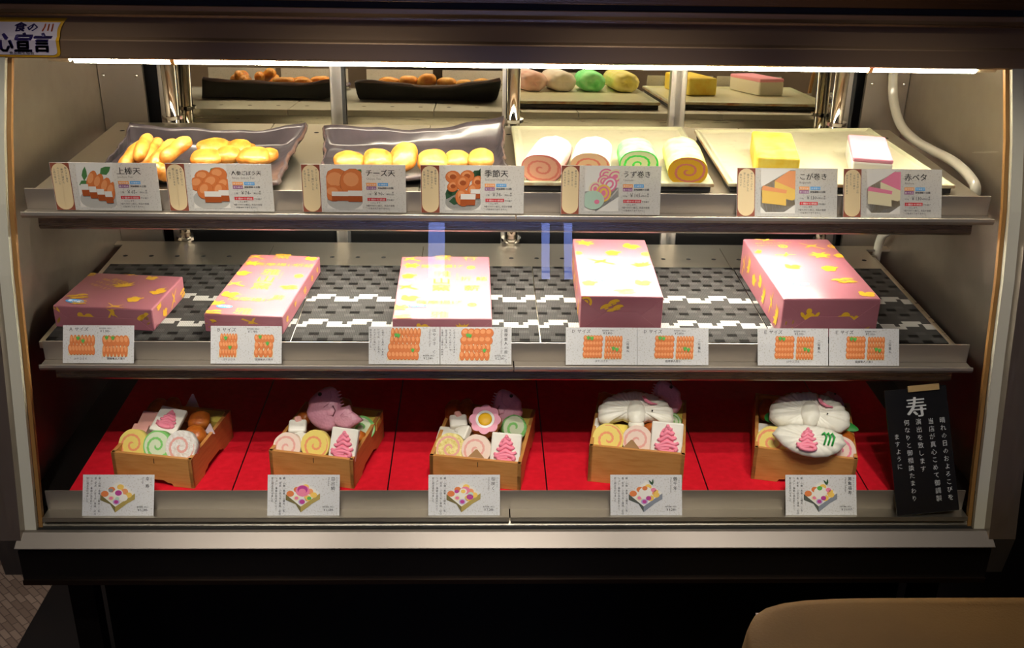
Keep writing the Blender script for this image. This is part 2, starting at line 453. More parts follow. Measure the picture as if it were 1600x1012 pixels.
# ------------------------------------------------------------------ the two shelves
def shelf(z, y0, name_label, lamp, seams, yb):
    s = thing('display_shelf', name_label, 'shelf', (0, y0, z))
    for (a, b) in seams:
        pl = MB().box((a+.0006, .002, -.012), (b-.0006, yb-y0, 0)).build('shelf_plate', STEEL_P, s, bevel=.0012)
        n = 6 if z == Z2 else 5
        cx = [a+(b-a)*(k+.5)/n for k in range(n)]
        for x in cx: MB().disc(x, yb-y0-.062, .0045, .0045, .0004, 0, 14).build('vent_hole', HOLE, pl)
    lip = yz([(0, -.030), (0, .0015), (.003, .0015), (.003, -.030)], -.72, .72).build('shelf_lip', LIPM, s, bevel=.0006)
    for a, b in ((-.72, .0015), (.0035, .72)):
        r = yz([(0, -.034), (0, -.0295), (-.022, -.0295), (-.0235, -.026), (-.0255, -.026), (-.0265, -.031), (-.024, -.036)], a, b).build('card_rail', LIPM, s, bevel=.001)
    yz([(-.016, -.0365), (-.018, -.052), (-.014, -.056), (.03, -.056), (.03, -.0365)], -.700, .692).build('rail_housing', brushed('housing steel', '#9b8f85', .28, (.1, 6, 6)), s, bevel=.001)
    yz([(yb-y0-.008, -.040), (yb-y0-.008, -.012), (yb-y0-.002, -.012), (yb-y0-.002, -.040)], -.715, .715).build('rear_beam', STEEL, s)
    for sx in (-1, 1):
        yz([(.03, -.045), (.03, -.013), (yb-y0-.01, -.013), (yb-y0-.01, -.03)], sx*.705-.008, sx*.705+.008).build('side_bracket', STEEL, s)
    if lamp:
        lx0, lx1 = -.47, .52
        MB().box((lx0-.05, .110, -.058), (lx1+.05, .160, -.013)).build('lamp_housing', mat('white lamp housing', '#d8d4ca', .5), s)
        MB().tube([(lx0, .135, -.070), (lx1, .135, -.070)], .0125, 14).build('lamp_tube', LAMP2, s, smooth=True)
        for x in (lx0-.012, lx1+.012):
            MB().tube([(x-.012, .135, -.070), (x+.012, .135, -.070)], .014, 14).build('lamp_socket', mat('grey lamp socket', '#77736c', .5), s)
    return s
S1 = shelf(Z1, .12, 'upper stainless shelf under the trays of fried and rolled fish cakes', True,
           [(-.708, -.425), (-.425, -.142), (-.142, .141), (.141, .424), (.424, .706)], .523)
S2 = shelf(Z2, .088, 'lower stainless shelf carrying the pink wrapped gift boxes', False,
           [(-.727, -.4425), (-.4425, -.158), (-.158, .1265), (.1265, .411), (.411, .696)], .518)

# ------------------------------------------------------------------ clear drain hose in the right corner
HOSE = mat('clear vinyl hose', '#cfcabb', .12, 0, .6); bsdf(HOSE).inputs['Transmission Weight'].default_value = .55
hp = [(.700, .545, 1.36), (.702, .545, 1.28), (.706, .535, 1.21), (.714, .50, 1.165), (.722, .44, 1.15), (.7235, .36, 1.1525), (.7235, .28, 1.1575), (.7225, .21, 1.1535), (.7235, .18, 1.138), (.7235, .20, 1.10), (.7235, .27, 1.06), (.7225, .36, 1.02), (.722, .44, .985), (.718, .50, .95), (.722, .525, .91), (.724, .53, .86)]
def smooth_path(pts, n=6):
    pts = [Vector(p) for p in pts]; out = []
    for i in range(len(pts)-1):
        p0, p1, p2, p3 = pts[max(i-1, 0)], pts[i], pts[i+1], pts[min(i+2, len(pts)-1)]
        for k in range(n):
            t = k/n
            out.append(.5*((2*p1)+(p2-p0)*t+(2*p0-5*p1+4*p2-p3)*t*t+(3*p1-p0-3*p2+p3)*t**3))
    out.append(pts[-1]); return out
tag(MB().tube(smooth_path(hp), .0085, 14).build('drain_hose', HOSE, smooth=True), 'clear curved plastic hose beside the right inner wall of the case', 'hose')

# ------------------------------------------------------------------ sticker on the hood, upper left
stk = thing('sticker', 'white sticker with purple lettering and yellow border on hood', 'sticker', (-.70, .153, 1.357))
def wrapy(z):   # follow the hood face
    if z <= 0: return -.0012
    return -.0012 + min(z, .004)*1.75 + max(0, z-.004)*.5
def wrapped(mb, d):
    mb.v = [(x, wrapy(z)-d, z) for x, y, z in mb.v]; return mb
XZ = T(rx=PI/2)
def strip(mb, w0, w1, z0, z1, r):
    N = 40; V = []
    for i in range(N+1):
        z = z0+(z1-z0)*i/N
        x1 = w1 - (r-math.sqrt(max(0, r*r-(r-(z-z0))**2)) if z-z0 < r else 0) + .010*max(0, (z-.008)/.020)**2
        V += [(w0, 0, z), (x1, 0, z)]
    return mb.add(V, [(2*i, 2*i+1, 2*i+3, 2*i+2) for i in range(N)])
YEL = mat('sticker yellow', '#d9a514', .4); STW = mat('sticker white', '#d8cfd2', .4); PUR = mat('sticker purple', '#2b1b5e', .4); ORG = mat('sticker orange', '#d9713a', .4)
wrapped(strip(MB(), -.085, .052, -.0235, .028, .008), 0).build('border', YEL, stk)
wrapped(strip(MB(), -.084, .0478, -.0205, .0225, .006), .0007).build('sheet', STW, stk)
def stext(items, m, name):
    mb = MB()
    for st, x, z, s, sx, sk in items:
        for dx, dz in ((0, 0), (.05, .03), (.03, -.03)) if s > .01 else ((0, 0),): mb.text(st, x+dx*s, z+dz*s, s, .00002*dx, 0, XZ, 'l', sx, skew=sk, bold=.045)
    wrapped(mb, .0012).build(name, m, stk)
stext([('安心宣言', -.067, -.0140, .0265, 1.0, .10), ('食の', -.014, .0115, .0125, 1.4, .25)], PUR, 'purple_lettering')
stext([('川', .026, .0118, .011, 1.5, .25)], ORG, 'orange_lettering')
stext([('食品衛生協会', -.02, -.0195, .0042, 1.4, 0)], mat('sticker black', '#1a1614', .5), 'small_lettering')

# ------------------------------------------------------------------ brown cloth over a table in the foreground
CL = noisy('brown cloth', [(.3, '#493110'), (.7, '#543a14')], 5, .85, .25, .002, 300, spec=.2)
tc = tag(None or thing('covered_table', 'small table under a plain brown cloth in front of the case', 'table', (.62, -.55, .012)), None, None)
def cloth(u, v):
    # v: 0 centre of top, .5 edge, 1 hem
    a = u*2*PI; hw, hd = .352, .196
    p = 7.
    k = (abs(math.cos(a))**p+abs(math.sin(a))**p)**(-1/p)
    ex, ey = hw*k*math.cos(a), hd*k*math.sin(a)
    if v < .5:
        t = v/.5; return (ex*t, ey*t, .766 + .003*math.sin(a*3))
    t = (v-.5)/.5
    fl = 1+.10*t*(1+.25*math.sin(a*9)); zz = .766-.70*t
    if t < .12: zz = .766-.006*(t/.12)-(t/.12)**2*.05
    return (ex*(1+(fl-1)*1.)+.035*t*math.cos(a), ey*fl+.035*t*math.sin(a), zz)
MB().grid(cloth, 96, 40).build('tablecloth', CL, tc, smooth=True)
tt = MB().box((-.33, -.18, .735), (.33, .18, .757)).build('tabletop', DW, tc)
for a in (-1, 1):
    for b in (-1, 1):
        MB().box((a*.30-.02, b*.15-.02, 0), (a*.30+.02, b*.15+.02, .735)).build('leg', DW, tc)

# ================================================================== MATS AND CLOTH
MG = [mat('mat grey weave', '#343332', .85), mat('mat dark weave', '#0d0c0c', .85), mat('mat white weave', '#999792', .85), mat('mat light grey weave', '#3d3c3b', .85)]
for M in MG:
    bsdf(M).inputs['Specular IOR Level'].default_value = .04
    v = coords(M, (1, 1, 1)); wv = nd(M, 'ShaderNodeTexWave'); wv.inputs['Scale'].default_value = 110; wv.bands_direction = 'X'
    lk(M, v, wv.inputs['Vector'])
    wv2 = nd(M, 'ShaderNodeTexWave'); wv2.inputs['Scale'].default_value = 95; wv2.bands_direction = 'Y'; lk(M, v, wv2.inputs['Vector'])
    base = bsdf(M).inputs['Base Color'].default_value[:]
    mx = nd(M, 'ShaderNodeMix', data_type='RGBA'); mx.inputs['A'].default_value = tuple(x*.62 for x in base[:3])+(1,); mx.inputs['B'].default_value = tuple(min(1, x*1.25) for x in base[:3])+(1,)
    mm = nd(M, 'ShaderNodeMath', operation='MULTIPLY'); lk(M, wv.outputs['Fac'], mm.inputs[0]); lk(M, wv2.outputs['Fac'], mm.inputs[1])
    lk(M, mm.outputs[0], mx.inputs['Factor']); lk(M, mx.outputs['Result'], bsdf(M).inputs['Base Color'])
def placemat(x0, x1, y0, y1, label):
    cw, chh = .0078, .0103
    nx, ny = round((x1-x0)/cw), round((y1-y0)/chh)
    def mf(i, j):
        b = j-5 if j < 12 else j-15
        if b in (0, 1, 2):
            k = (i+3) % 9
            if b == 1: return 0 if k in (3, 8) else 2
            return 2 if (k < 5) == (b == 0) else 0
        if b in (-1, 3): return 0
        if j % 2 == 0: return 1 if (i+2*(j//2)) % 5 in (0, 1) else 0
        return 3 if (i+2*(j//2)) % 5 in (2, 3) else 0
    mb = MB().grid(lambda u, v: (x0+(x1-x0)*u-(x0+x1)/2, (y1-y0)*(v-.5), .0018), nx, ny, mfn=mf)
    mb.box((-(x1-x0)/2, -(y1-y0)/2, 0), ((x1-x0)/2, (y1-y0)/2, .0017), 1)
    o = mb.build('placemat', MG, loc=((x0+x1)/2, (y0+y1)/2, Z2+.0003))
    return tag(o, label, 'placemat', 'woven placemats on the lower shelf')
for a, b, l in ((-.716, -.3435, 'woven grey placemat at the left end of lower shelf'), (-.3415, .0435, 'woven grey placemat under the flat box with two cards'),
                (.0455, .412, 'woven grey placemat under the tall box of the D size cards'), (.414, .688, 'woven grey placemat at the right end of lower shelf')):
    placemat(a, b, .0925, .410, l)
RED = noisy('red cloth', [(.3, '#cb0c20'), (.7, '#de162c')], 90, .8, .25, .001, 700, spec=.2)
rs = [(-.690, -.4385, 'under the leftmost wooden box'), (-.4365, -.1955, 'under the wooden box with the pink fish'), (-.1935, .0565, 'under the wooden box with the flower cake'),
      (.0585, .313, 'under the wooden box with the white crane'), (.315, .570, 'under the rightmost wooden box'), (.572, .690, 'at the right end behind black sign')]
for a, b, l in rs:
    o = MB().rbox((a-(a+b)/2, -.285, 0), (b-(a+b)/2, .228, .0022), .0008, 2).build('red_cloth', RED, loc=((a+b)/2, .300, .6882))
    tag(o, 'strip of red cloth on the case floor '+l, 'cloth', 'red cloth strips on the case floor')

# ================================================================== TRAYS ON THE UPPER SHELF
CER = noisy('dark glazed stoneware', [(.3, '#363034'), (.55, '#464045'), (.75, '#544d50')], 14, .3, .35, .004, 22, coat=.4)
CERE = noisy('rusty glazed edge', [(.3, '#5a4136'), (.7, '#4c444a')], 40, .35, .3, .002)
CERU = mat('unlit black underside', '#0c0b0b', .7)  # near-black colour stands in for the unlit outer side of the trays
def interp(pts, t):
    n = len(pts); a = t*(n-1); i = min(int(a), n-2); f = a-i
    return [pts[i][k]*(1-f)+pts[i+1][k]*f for k in range(len(pts[0]))]
def stoneware(label, corners, base, zr, seed):
    # rim: four world corners FL, FR, BR, BL with heights; base: rectangle of the flat floor
    rnd = random.Random(seed); ph = [rnd.uniform(0, 6) for _ in range(6)]
    cx = sum(p[0] for p in corners)/4; cy = sum(p[1] for p in corners)/4
    FL, FR, BR, BL = [Vector(p)-Vector((cx, cy, Z1)) for p in corners]
    bx0, bx1, by0, by1 = base[0]-cx, base[1]-cx, base[2]-cy, base[3]-cy
    t = .007
    def sidept(k, s):
        a, b = [(FL, FR), (FR, BR), (BR, BL), (BL, FL)][k]
        q = a.lerp(b, s)
        q.z += -zr[k]*math.sin(PI*s)**.8 + .0022*math.sin(s*9+ph[k])
        ca, cb = [((bx0, by0), (bx1, by0)), ((bx1, by0), (bx1, by1)), ((bx1, by1), (bx0, by1)), ((bx0, by1), (bx0, by0))][k]
        # edges bow in a little
        n = Vector(((a-b).y, -(a-b).x, 0)).normalized()
        q += n*(.006*math.sin(PI*s)+.0015*math.sin(s*23+ph[k])+.001*math.sin(s*51))
        p = Vector((ca[0]*(1-s)+cb[0]*s, ca[1]*(1-s)+cb[1]*s, t))
        return p, q
    N = 28; loop = [(k, i/N) for k in range(4) for i in range(N)]
    prof = [(0., 0.), (.35, .10), (.65, .38), (.88, .78), (1., 1.)]
    V = []; Fs = []; mi = []
    L = len(loop)
    for (u, h) in prof:
        for k, s in loop:
            p, q = sidept(k, s)
            V.append((p.x+(q.x-p.x)*u, p.y+(q.y-p.y)*u, p.z+(q.z-p.z)*h+.001*math.sin(11*p.x*9+u*7)*u))
    for r in range(len(prof)-1):
        for i in range(L):
            j = (i+1) % L; Fs.append((r*L+i, r*L+j, (r+1)*L+j, (r+1)*L+i)); mi.append(0)
    c0 = len(V); V.append(((bx0+bx1)/2, (by0+by1)/2, t-.001))
    for i in range(L): Fs.append((c0, (i+1) % L, i)); mi.append(0)
    # outer skin
    o0 = len(V)
    for (u, h) in prof[::-1]:
        for k, s in loop:
            p, q = sidept(k, s)
            d = Vector((p.x+(q.x-p.x)*u, p.y+(q.y-p.y)*u)); off = d.normalized()*.004
            V.append((d.x+off.x, d.y+off.y, max(.0005, p.z+(q.z-p.z)*h-.006)))
    for i in range(L):
        j = (i+1) % L; a = (len(prof)-1)*L
        Fs.append((a+i, a+j, o0+j, o0+i)); mi.append(1)
    for r in range(len(prof)-1):
        for i in range(L):
            j = (i+1) % L; Fs.append((o0+r*L+i, o0+r*L+j, o0+(r+1)*L+j, o0+(r+1)*L+i)); mi.append(2)
    Fs.append(tuple(o0+(len(prof)-1)*L+i for i in range(L))); mi.append(2)
    mb = MB(); mb.v = V; mb.f = Fs; mb.m = mi
    o = mb.build('stoneware_tray', [CER, CERE, CERU], smooth=True, loc=(cx, cy, Z1+.0005))
    return tag(o, label, 'tray', 'dark stoneware trays on the upper shelf')
def rim(px, py, h): return at(px, py, Z1+h)
stoneware('dark stoneware tray with turned up corners holding fried sticks and patties',
          [rim(136, 266, .018), rim(432, 282, .016), rim(478, 192, .046), rim(203, 190, .046)], (-.630, -.385, .160, .345), (.003, .008, .012, .012), 3)
stoneware('dark stoneware tray with round cheese fritters beside the cream trays',
          [rim(495, 270, .020), rim(797, 272, .022), rim(787, 183, .050), rim(507, 194, .044)], (-.300, -.025, .185, .345), (.004, .014, .012, .014), 8)
CRM = noisy('cream speckled glaze', [(.0, '#7c6c4c'), (.30, '#bdb795'), (.36, '#c9c4a4'), (1., '#d3cfb2')], 60, .35, .06, .002, coat=.3)
CRU = mat('dark tray foot', '#1b1815', .7)
CRE = noisy('rusty cream edge', [(.35, '#a5703f'), (.6, '#c7bf9c')], 30, .4)
CRG = noisy('pale green rim glaze', [(.3, '#b4b795'), (.7, '#c8c4a2')], 25, .35, coat=.3)
def slab_tray(label, pts, zt):
    cx = sum(p[0] for p in pts)/4; cy = sum(p[1] for p in pts)/4
    q = [(p[0]-cx, p[1]-cy) for p in pts]
    def ins(d):
        out = []
        for x, y in q: out.append((x-math.copysign(d, x), y-math.copysign(d, y)))
        return out
    mb = MB(); h = zt
    loops = [(ins(.004), 0, 2), (ins(.004), .009, 2), (ins(0), .009, 1), (ins(0), h, 1), (ins(.004), h+.001, 3), (ins(.011), h-.002, 3), (ins(.016), .0115, 0)]
    for l, z, _ in loops: pass
    V = []
    for l, z, _ in loops: V += [(x, y, z) for x, y in l]
    mb.v = [tuple(p) for p in V]
    for r in range(len(loops)-1):
        for i in range(4):
            j = (i+1) % 4; mb.f.append((r*4+i, r*4+j, (r+1)*4+j, (r+1)*4+i)); mb.m.append(loops[r+1][2])
    mb.f.append(tuple((len(loops)-1)*4+i for i in range(4))); mb.m.append(0)
    mb.f.append((3, 2, 1, 0)); mb.m.append(2)
    o = mb.build('cream_tray', [CRM, CRE, CRU, CRG], loc=(cx, cy, Z1+.0005), bevel=.0015)
    return tag(o, label, 'tray', 'cream ceramic trays on the upper shelf')
slab_tray('flat cream ceramic tray carrying four rolled fish cakes', [(.006, .128), (.300, .128), (.311, .470), (.004, .464)], .0145)
slab_tray('flat cream ceramic tray with yellow block and pink topped block', [(.322, .131), (.668, .131), (.652, .476), (.328, .450)], .0145)
ZT = Z1+.0085; ZC = Z1+.0125

# ------------------------------------------------------------------ fried fish cakes
FRY = noisy('fried crust', [(.28, '#b85c14'), (.5, '#d98a2c'), (.72, '#e8b052')], 45, .45, .5, .003, 90, coat=.25)
FRYD = noisy('dark fried crust', [(.25, '#8c3d0e'), (.55, '#b9601c'), (.8, '#cf8030')], 60, .4, .5, .003, 90, coat=.25)
FRYG = noisy('fried crust with herbs', [(.26, '#6d6a2a'), (.36, '#d08a34'), (.55, '#dfa045'), (.8, '#eab862')], 70, .45, .5, .003, 90, coat=.25)
def stick(px, py, z, ln, r, yaw, tilt, label, seed):
    p = at(px, py, z); mb = MB(); rnd = random.Random(seed)
    pts = []; rr = []
    N = 12
    for k in range(N+1):
        t = k/N*2-1
        pts.append((.003*math.sin(t*2+seed), t*ln/2, .0035*(1-t*t)+.001*math.sin(5*t+seed)))
        rr.append(r*(max(0, 1-abs(t)**5))**.5*(1+.05*math.sin(7*t+seed))+.0008)
    mb.tube(pts, rr, 16)
    o = mb.build('fried_stick', FRY, smooth=True, loc=p, rot=(R(tilt), 0, R(yaw)))
    return tag(o, label, 'fritter', 'fried fish sticks in the left tray')
def patty(px, py, z, rx, ry, rz, yaw, tilt, label, group, m=FRY, seed=1, name='fritter', roll=0):
    p = at(px, py, z)
    o = MB().blob((0, 0, 0), (rx, ry, rz), 0, 26, 14, .045, 2.6, seed, p=2.3).build(name, m, smooth=True, loc=p, rot=(R(tilt), R(roll), R(yaw)))
    return tag(o, label, 'fritter', group)
sz = ZT+.011
GS = 'fried fish sticks in the left tray'
stick(208, 243, sz+.004, .086, .0105, -6, 12, 'fried fish stick, leftmost in its tray', 1)
stick(235, 240, sz+.004, .088, .0105, -8, 12, 'fried fish stick, second from left in its tray', 2)
stick(224, 232, sz+.014, .080, .0100, -4, 10, 'fried fish stick lying on top between the two leftmost sticks', 3)
stick(256, 245, sz+.007, .092, .0105, -14, 14, 'fried fish stick, fourth from left, slanting right', 4)
stick(276, 237, sz+.015, .074, .0105, -22, 14, 'fried fish stick, rightmost, slanting right over its neighbour', 5)
stick(252, 271, sz-.001, .040, .0110, 62, 0, 'short fried fish stick lying in front of the others', 6)
GP_ = 'carrot and burdock fritters in the left tray'
for a in [(334, 230, .014, .026, .021, .010, 20, 22, 'large fritter leaning at the back left of the patty pile'),
          (322, 247, .010, .024, .020, .010, 10, 20, 'fritter at the front left of the patty pile'),
          (356, 242, .012, .021, .018, .010, -10, 24, 'small fritter at the front middle of the patty pile'),
          (374, 231, .013, .021, .018, .009, -15, 24, 'fritter standing behind in the middle of the patty pile'),
          (396, 245, .012, .025, .020, .011, -5, 22, 'broad pale fritter at the front right of the patty pile'),
          (418, 243, .010, .016, .017, .011, -30, 10, 'small round fritter at the right end of patty pile'),
          (352, 228, .004, .016, .013, .008, 0, 0, 'fritter half hidden behind the middle of the patty pile'),
          (388, 233, .005, .014, .013, .009, 0, 0, 'fritter half hidden at the back right of patty pile')]:
    patty(a[0], a[1], ZT+a[2]+.004, a[3], a[4], a[5], a[6], a[7], a[8], GP_, FRY, seed=int(a[0]))
GC = 'round cheese fritters in the right dark tray'
patty(545, 252, ZT+.014, .0235, .0215, .0125, 8, 20, 'round cheese fritter, leftmost in the right dark tray', GC, seed=11)
patty(590, 250, ZT+.016, .0235, .0225, .0125, -6, 24, 'round cheese fritter, middle of the three', GC, seed=12)
patty(630, 246, ZT+.018, .0225, .0290, .0125, -18, 32, 'round cheese fritter standing taller, right of the three', GC, seed=13)
GK = 'green flecked fritters in the right dark tray'
patty(676, 251, ZT+.014, .0245, .0225, .0120, 12, 24, 'green flecked fritter, leftmost of the three in right tray', GK, FRYG, 14)
patty(714, 250, ZT+.012, .0200, .0200, .0120, -4, 22, 'green flecked fritter, middle of the three in right tray', GK, FRYG, 15)
patty(751, 249, ZT+.014, .0205, .0215, .0120, -12, 24, 'green flecked fritter, rightmost in right dark tray', GK, FRYG, 16)

# ------------------------------------------------------------------ rolled fish cakes
def skin(name, col, hi):
    M = mat(name, col, .5, 0, .35)
    v = coords(M, (1, 1, 1)); wv = nd(M, 'ShaderNodeTexNoise'); wv.inputs['Scale'].default_value = 45
    lk(M, v, wv.inputs['Vector'])
    lk(M, ramp(M, wv.outputs['Fac'], [(.3, col), (.7, hi)]), bsdf(M).inputs['Base Color']); return M
PINKS = mat('pink fish paste', '#e2706f', .5, 0, .35)
def spiral_face(mb, rx, ry, y, turns, th, mi_a, mi_b, mi_rim, X=None, phase=0, rimw=.1, nr=26, nt=64, pw=2.25, flip=False):
    def fn(u, v):
        a = 2*PI*u; k = (abs(math.cos(a))**pw+abs(math.sin(a))**pw)**(-1/pw)
        return (rx*k*v*math.cos(a), ry*k*v*math.sin(a), y)
    def mf(i, j):
        r = (j+.5)/nr; a = (i+.5)/nt
        if r > 1-rimw: return mi_rim
        s = (r/(1-rimw))*turns-a*(-1 if flip else 1)+phase
        return mi_b if (s % 1) < th and .07 < r else mi_a
    return mb.grid(fn, nt, nr, mfn=mf, X=X)
def roll(pf, pb, rx, rz, skinm, facem, spirm, rimm, label, flip=False, phase=0.):
    a = at(pf[0], pf[1], ZC); b = at(pb[0], pb[1], ZC+2*rz); b.z = ZC
    d = b-a; ln = d.length; ang = math.atan2(d.y, d.x)-PI/2
    mb = MB(); NT = 64
    prof = [(0, 1.), (.02, 1.0), (.5, 1.01), (.80, 1.0), (.90, .97), (.96, .86), (1., .62), (.985, .40), (.95, .22), (.935, .0)]
    V = []
    for (t, k) in prof:
        for i in range(NT):
            an = 2*PI*i/NT; cs, sn = math.cos(an), math.sin(an); pw = 2.25
            kk = (abs(cs)**pw+abs(sn)**pw)**(-1/pw)*k*(1+.009*math.cos(16*an))
            if t > .9: kk *= 1+.07*math.sin(5*an+1)+.05*math.sin(9*an)
            zz = rz*kk*sn
            V.append((rx*kk*cs, t*ln, max(zz, -rz*.94)+rz*.94))
    Fs = []
    for r in range(len(prof)-1):
        for i in range(NT): Fs.append((r*NT+i, r*NT+(i+1) % NT, (r+1)*NT+(i+1) % NT, (r+1)*NT+i))
    mb.add(V, Fs)
    root = mb.build('rolled_fish_cake', skinm, smooth=True, loc=a, rot=(0, 0, ang))
    tag(root, label, 'fish cake', 'rolled fish cakes on the cream tray')
    fb = MB(); X = T(0, -.0006, rz*.94, rx=PI/2)
    spiral_face(fb, rx, rz, 0, 2.1, .27, 0, 1, 2, X, phase, .07, 34, 96, flip=flip)
    fb.v = [(x, y, max(z, .0)) for x, y, z in fb.v]
    fb.build('cut_face', [facem, spirm, rimm], root)
    return root
ROSE = mat('pale rose paste', '#efb08c', .5, 0, .35); CREAM = mat('cream paste', '#f0c898', .5, 0, .35); GRNF = mat('pale green paste', '#dfe8b0', .5, 0, .35)
GRN = mat('vivid green paste', '#3fd24c', .5, 0, .35); YELF = mat('egg yellow paste', '#eeb22c', .5, 0, .35); SPK = mat('salmon spiral paste', '#e2826a', .5, 0, .35)
roll((845, 284), (868, 208), .0305, .0215, skin('pink roll skin', '#efb7ae', '#f6d8d0'), ROSE, SPK, mat('pink rim', '#e57a78', .5), 'rolled fish cake with pink spiral on the cream tray', flip=False, phase=.2)
roll((921, 281), (930, 209), .0300, .0215, skin('white roll skin', '#eedfcd', '#f5ece0'), CREAM, SPK, mat('cream rim', '#efc9a0', .5), 'white rolled fish cake partly behind its price card', phase=.1)
roll((997, 277), (993, 211), .0295, .0215, skin('green roll skin', '#5fcf6a', '#9fe3a0'), GRNF, GRN, GRN, 'green rolled fish cake on the cream tray')
roll((1073, 288), (1064, 209), .0295, .0215, skin('yellow roll skin', '#ecdc6c', '#f2e9a4'), YELF, SPK, mat('yellow rim', '#f0b81a', .5), 'yellow rolled fish cake with orange spiral at the tray right', phase=.3)
# blocks on the right cream tray
EGG = noisy('egg block crust', [(.3, '#e6b91e'), (.6, '#efd860')], 40, .5, .2, .002)
def block(FL, FR, BL, h, m, label, layer=None):
    zt = ZC+h
    a, b, d = at(*FL, zt), at(*FR, zt), at(*BL, zt)
    w_ = (b-a).length; dep = (d-a).length; ang = (math.atan2((b-a).y, (b-a).x)+math.atan2((d-a).y, (d-a).x)-PI/2)/2
    root = MB().rbox((0, 0, 0), (w_, dep, h-(.006 if layer else 0)), .004, 3).build('fish_cake_block', m, smooth=True, loc=(a.x, a.y, ZC), rot=(0, 0, ang))
    for p in root.data.polygons: p.use_smooth = False
    if layer:
        MB().rbox((0, 0, h-.008), (w_, dep, h), .003, 3).build('pink_top_layer', layer, root)
    return tag(root, label, 'fish cake', 'fish cake blocks on the right cream tray')
block((1183, 244), (1250, 246), (1190, 205), .037, EGG, 'yellow egg fish cake block on the right cream tray')
block((1333, 245), (1397, 251), (1314, 209), .036, mat('white fish cake', '#ebe6d8', .45), 'white fish cake block with pink top at the tray right', mat('pink fish cake top', '#ec9cae', .45))

# ================================================================== WRAPPED GIFT BOXES ON THE LOWER SHELF
WRAP = noisy('pink wrapping paper', [(.3, '#8c525d'), (.7, '#945b65')], 8, .36, .05, .002, 6, coat=.25)
GOLD = mat('gold print', '#c79a22', .38, .0, .5, coat=.2)
CYAN = mat('blue seal', '#2b8fd0', .4); SEALW = mat('seal white', '#eef2f4', .5)
def m_plum(mb, X):
    for k in range(5):
        a = PI/2+k*2*PI/5; mb.disc(.3*math.cos(a), .3*math.sin(a), .26, z=.0001*k, n=14, X=X)
    mb.disc(0, 0, .2, z=.0006, n=10, X=X)
    mb.disc(.62, .22, .13, n=10, X=X)
def m_leaf(mb, X):
    for k in range(7):
        a = R(20+k*24); ca, sa = math.cos(a), math.sin(a); L = .75+.2*math.sin(k*1.7)
        mb.flat([(-sa*.02, ca*.02), (ca*L*.55-sa*.11, sa*L*.55+ca*.11), (ca*L, sa*L), (ca*L*.55+sa*.11, sa*L*.55-ca*.11)][::-1], .0001*k, X=X)
def m_crane(mb, X):
    mb.disc(0, 0, .3, .15, rot=.3, n=14, X=X)
    mb.flat([(-.1, .05), (.05, .12), (-.75, .42), (-.95, .30)], .0001, X=X)
    mb.flat([(.0, .1), (.2, .08), (.45, .55), (.18, .42)], .0002, X=X)
    mb.flat([(.2, .0), (.25, .1), (.95, -.22), (.7, -.2)], .0003, X=X)
    mb.flat([(-.2, -.1), (-.05, -.1), (-.35, -.5)], .0004, X=X)
def m_turtle(mb, X):
    mb.disc(0, 0, .46, .36, n=18, X=X); mb.disc(.55, .08, .17, n=12, z=.0001, X=X)
    for x, y, r in ((.32, .42, .6), (-.32, .42, 2.4), (.32, -.4, -.6), (-.32, -.4, -2.4)):
        mb.disc(x, y, .2, .1, rot=r, n=10, z=.0002, X=X)
    for k in range(4): mb.flat([(-.4, -.1+.07*k), (-.4, -.02+.07*k), (-.95, -.2+.16*k)], .0003+.00005*k, X=X)
def m_bird(mb, X):
    mb.disc(-.2, -.05, .38, .3, n=14, X=X); mb.disc(.22, .12, .3, .26, n=14, z=.0001, X=X); mb.disc(.1, -.25, .32, .2, n=14, z=.0002, X=X)
    mb.disc(-.35, .25, .2, n=12, z=.0003, X=X); mb.flat([(.45, .2), (.45, .05), (.75, .1)], 0, X=X)
def m_pine(mb, X):
    for k, (x, y, s) in enumerate(((-.4, .1, .42), (.2, .25, .42), (.35, -.2, .4), (-.15, -.28, .36))):
        pts = [(x+s*math.cos(R(a)), y+s*.62*math.sin(R(a))-.1) for a in range(0, 181, 15)]
        mb.flat(pts, .0001*k, X=X)
        for q in (-.2, 0, .2): mb.disc(x+q*s, y-.16, .06, n=8, z=.0006, X=X)
def m_ring(mb, X):
    n = 18; V = [(r*math.cos(2*PI*k/n), r*math.sin(2*PI*k/n), 0) for r in (.3, .5) for k in range(n)]
    mb.add(V, [(k, (k+1) % n, n+(k+1) % n, n+k) for k in range(n)], 0, X); mb.disc(0, 0, .2, n=12, X=X)
MOT = dict(plum=m_plum, leaf=m_leaf, crane=m_crane, turtle=m_turtle, bird=m_bird, pine=m_pine, ring=m_ring)
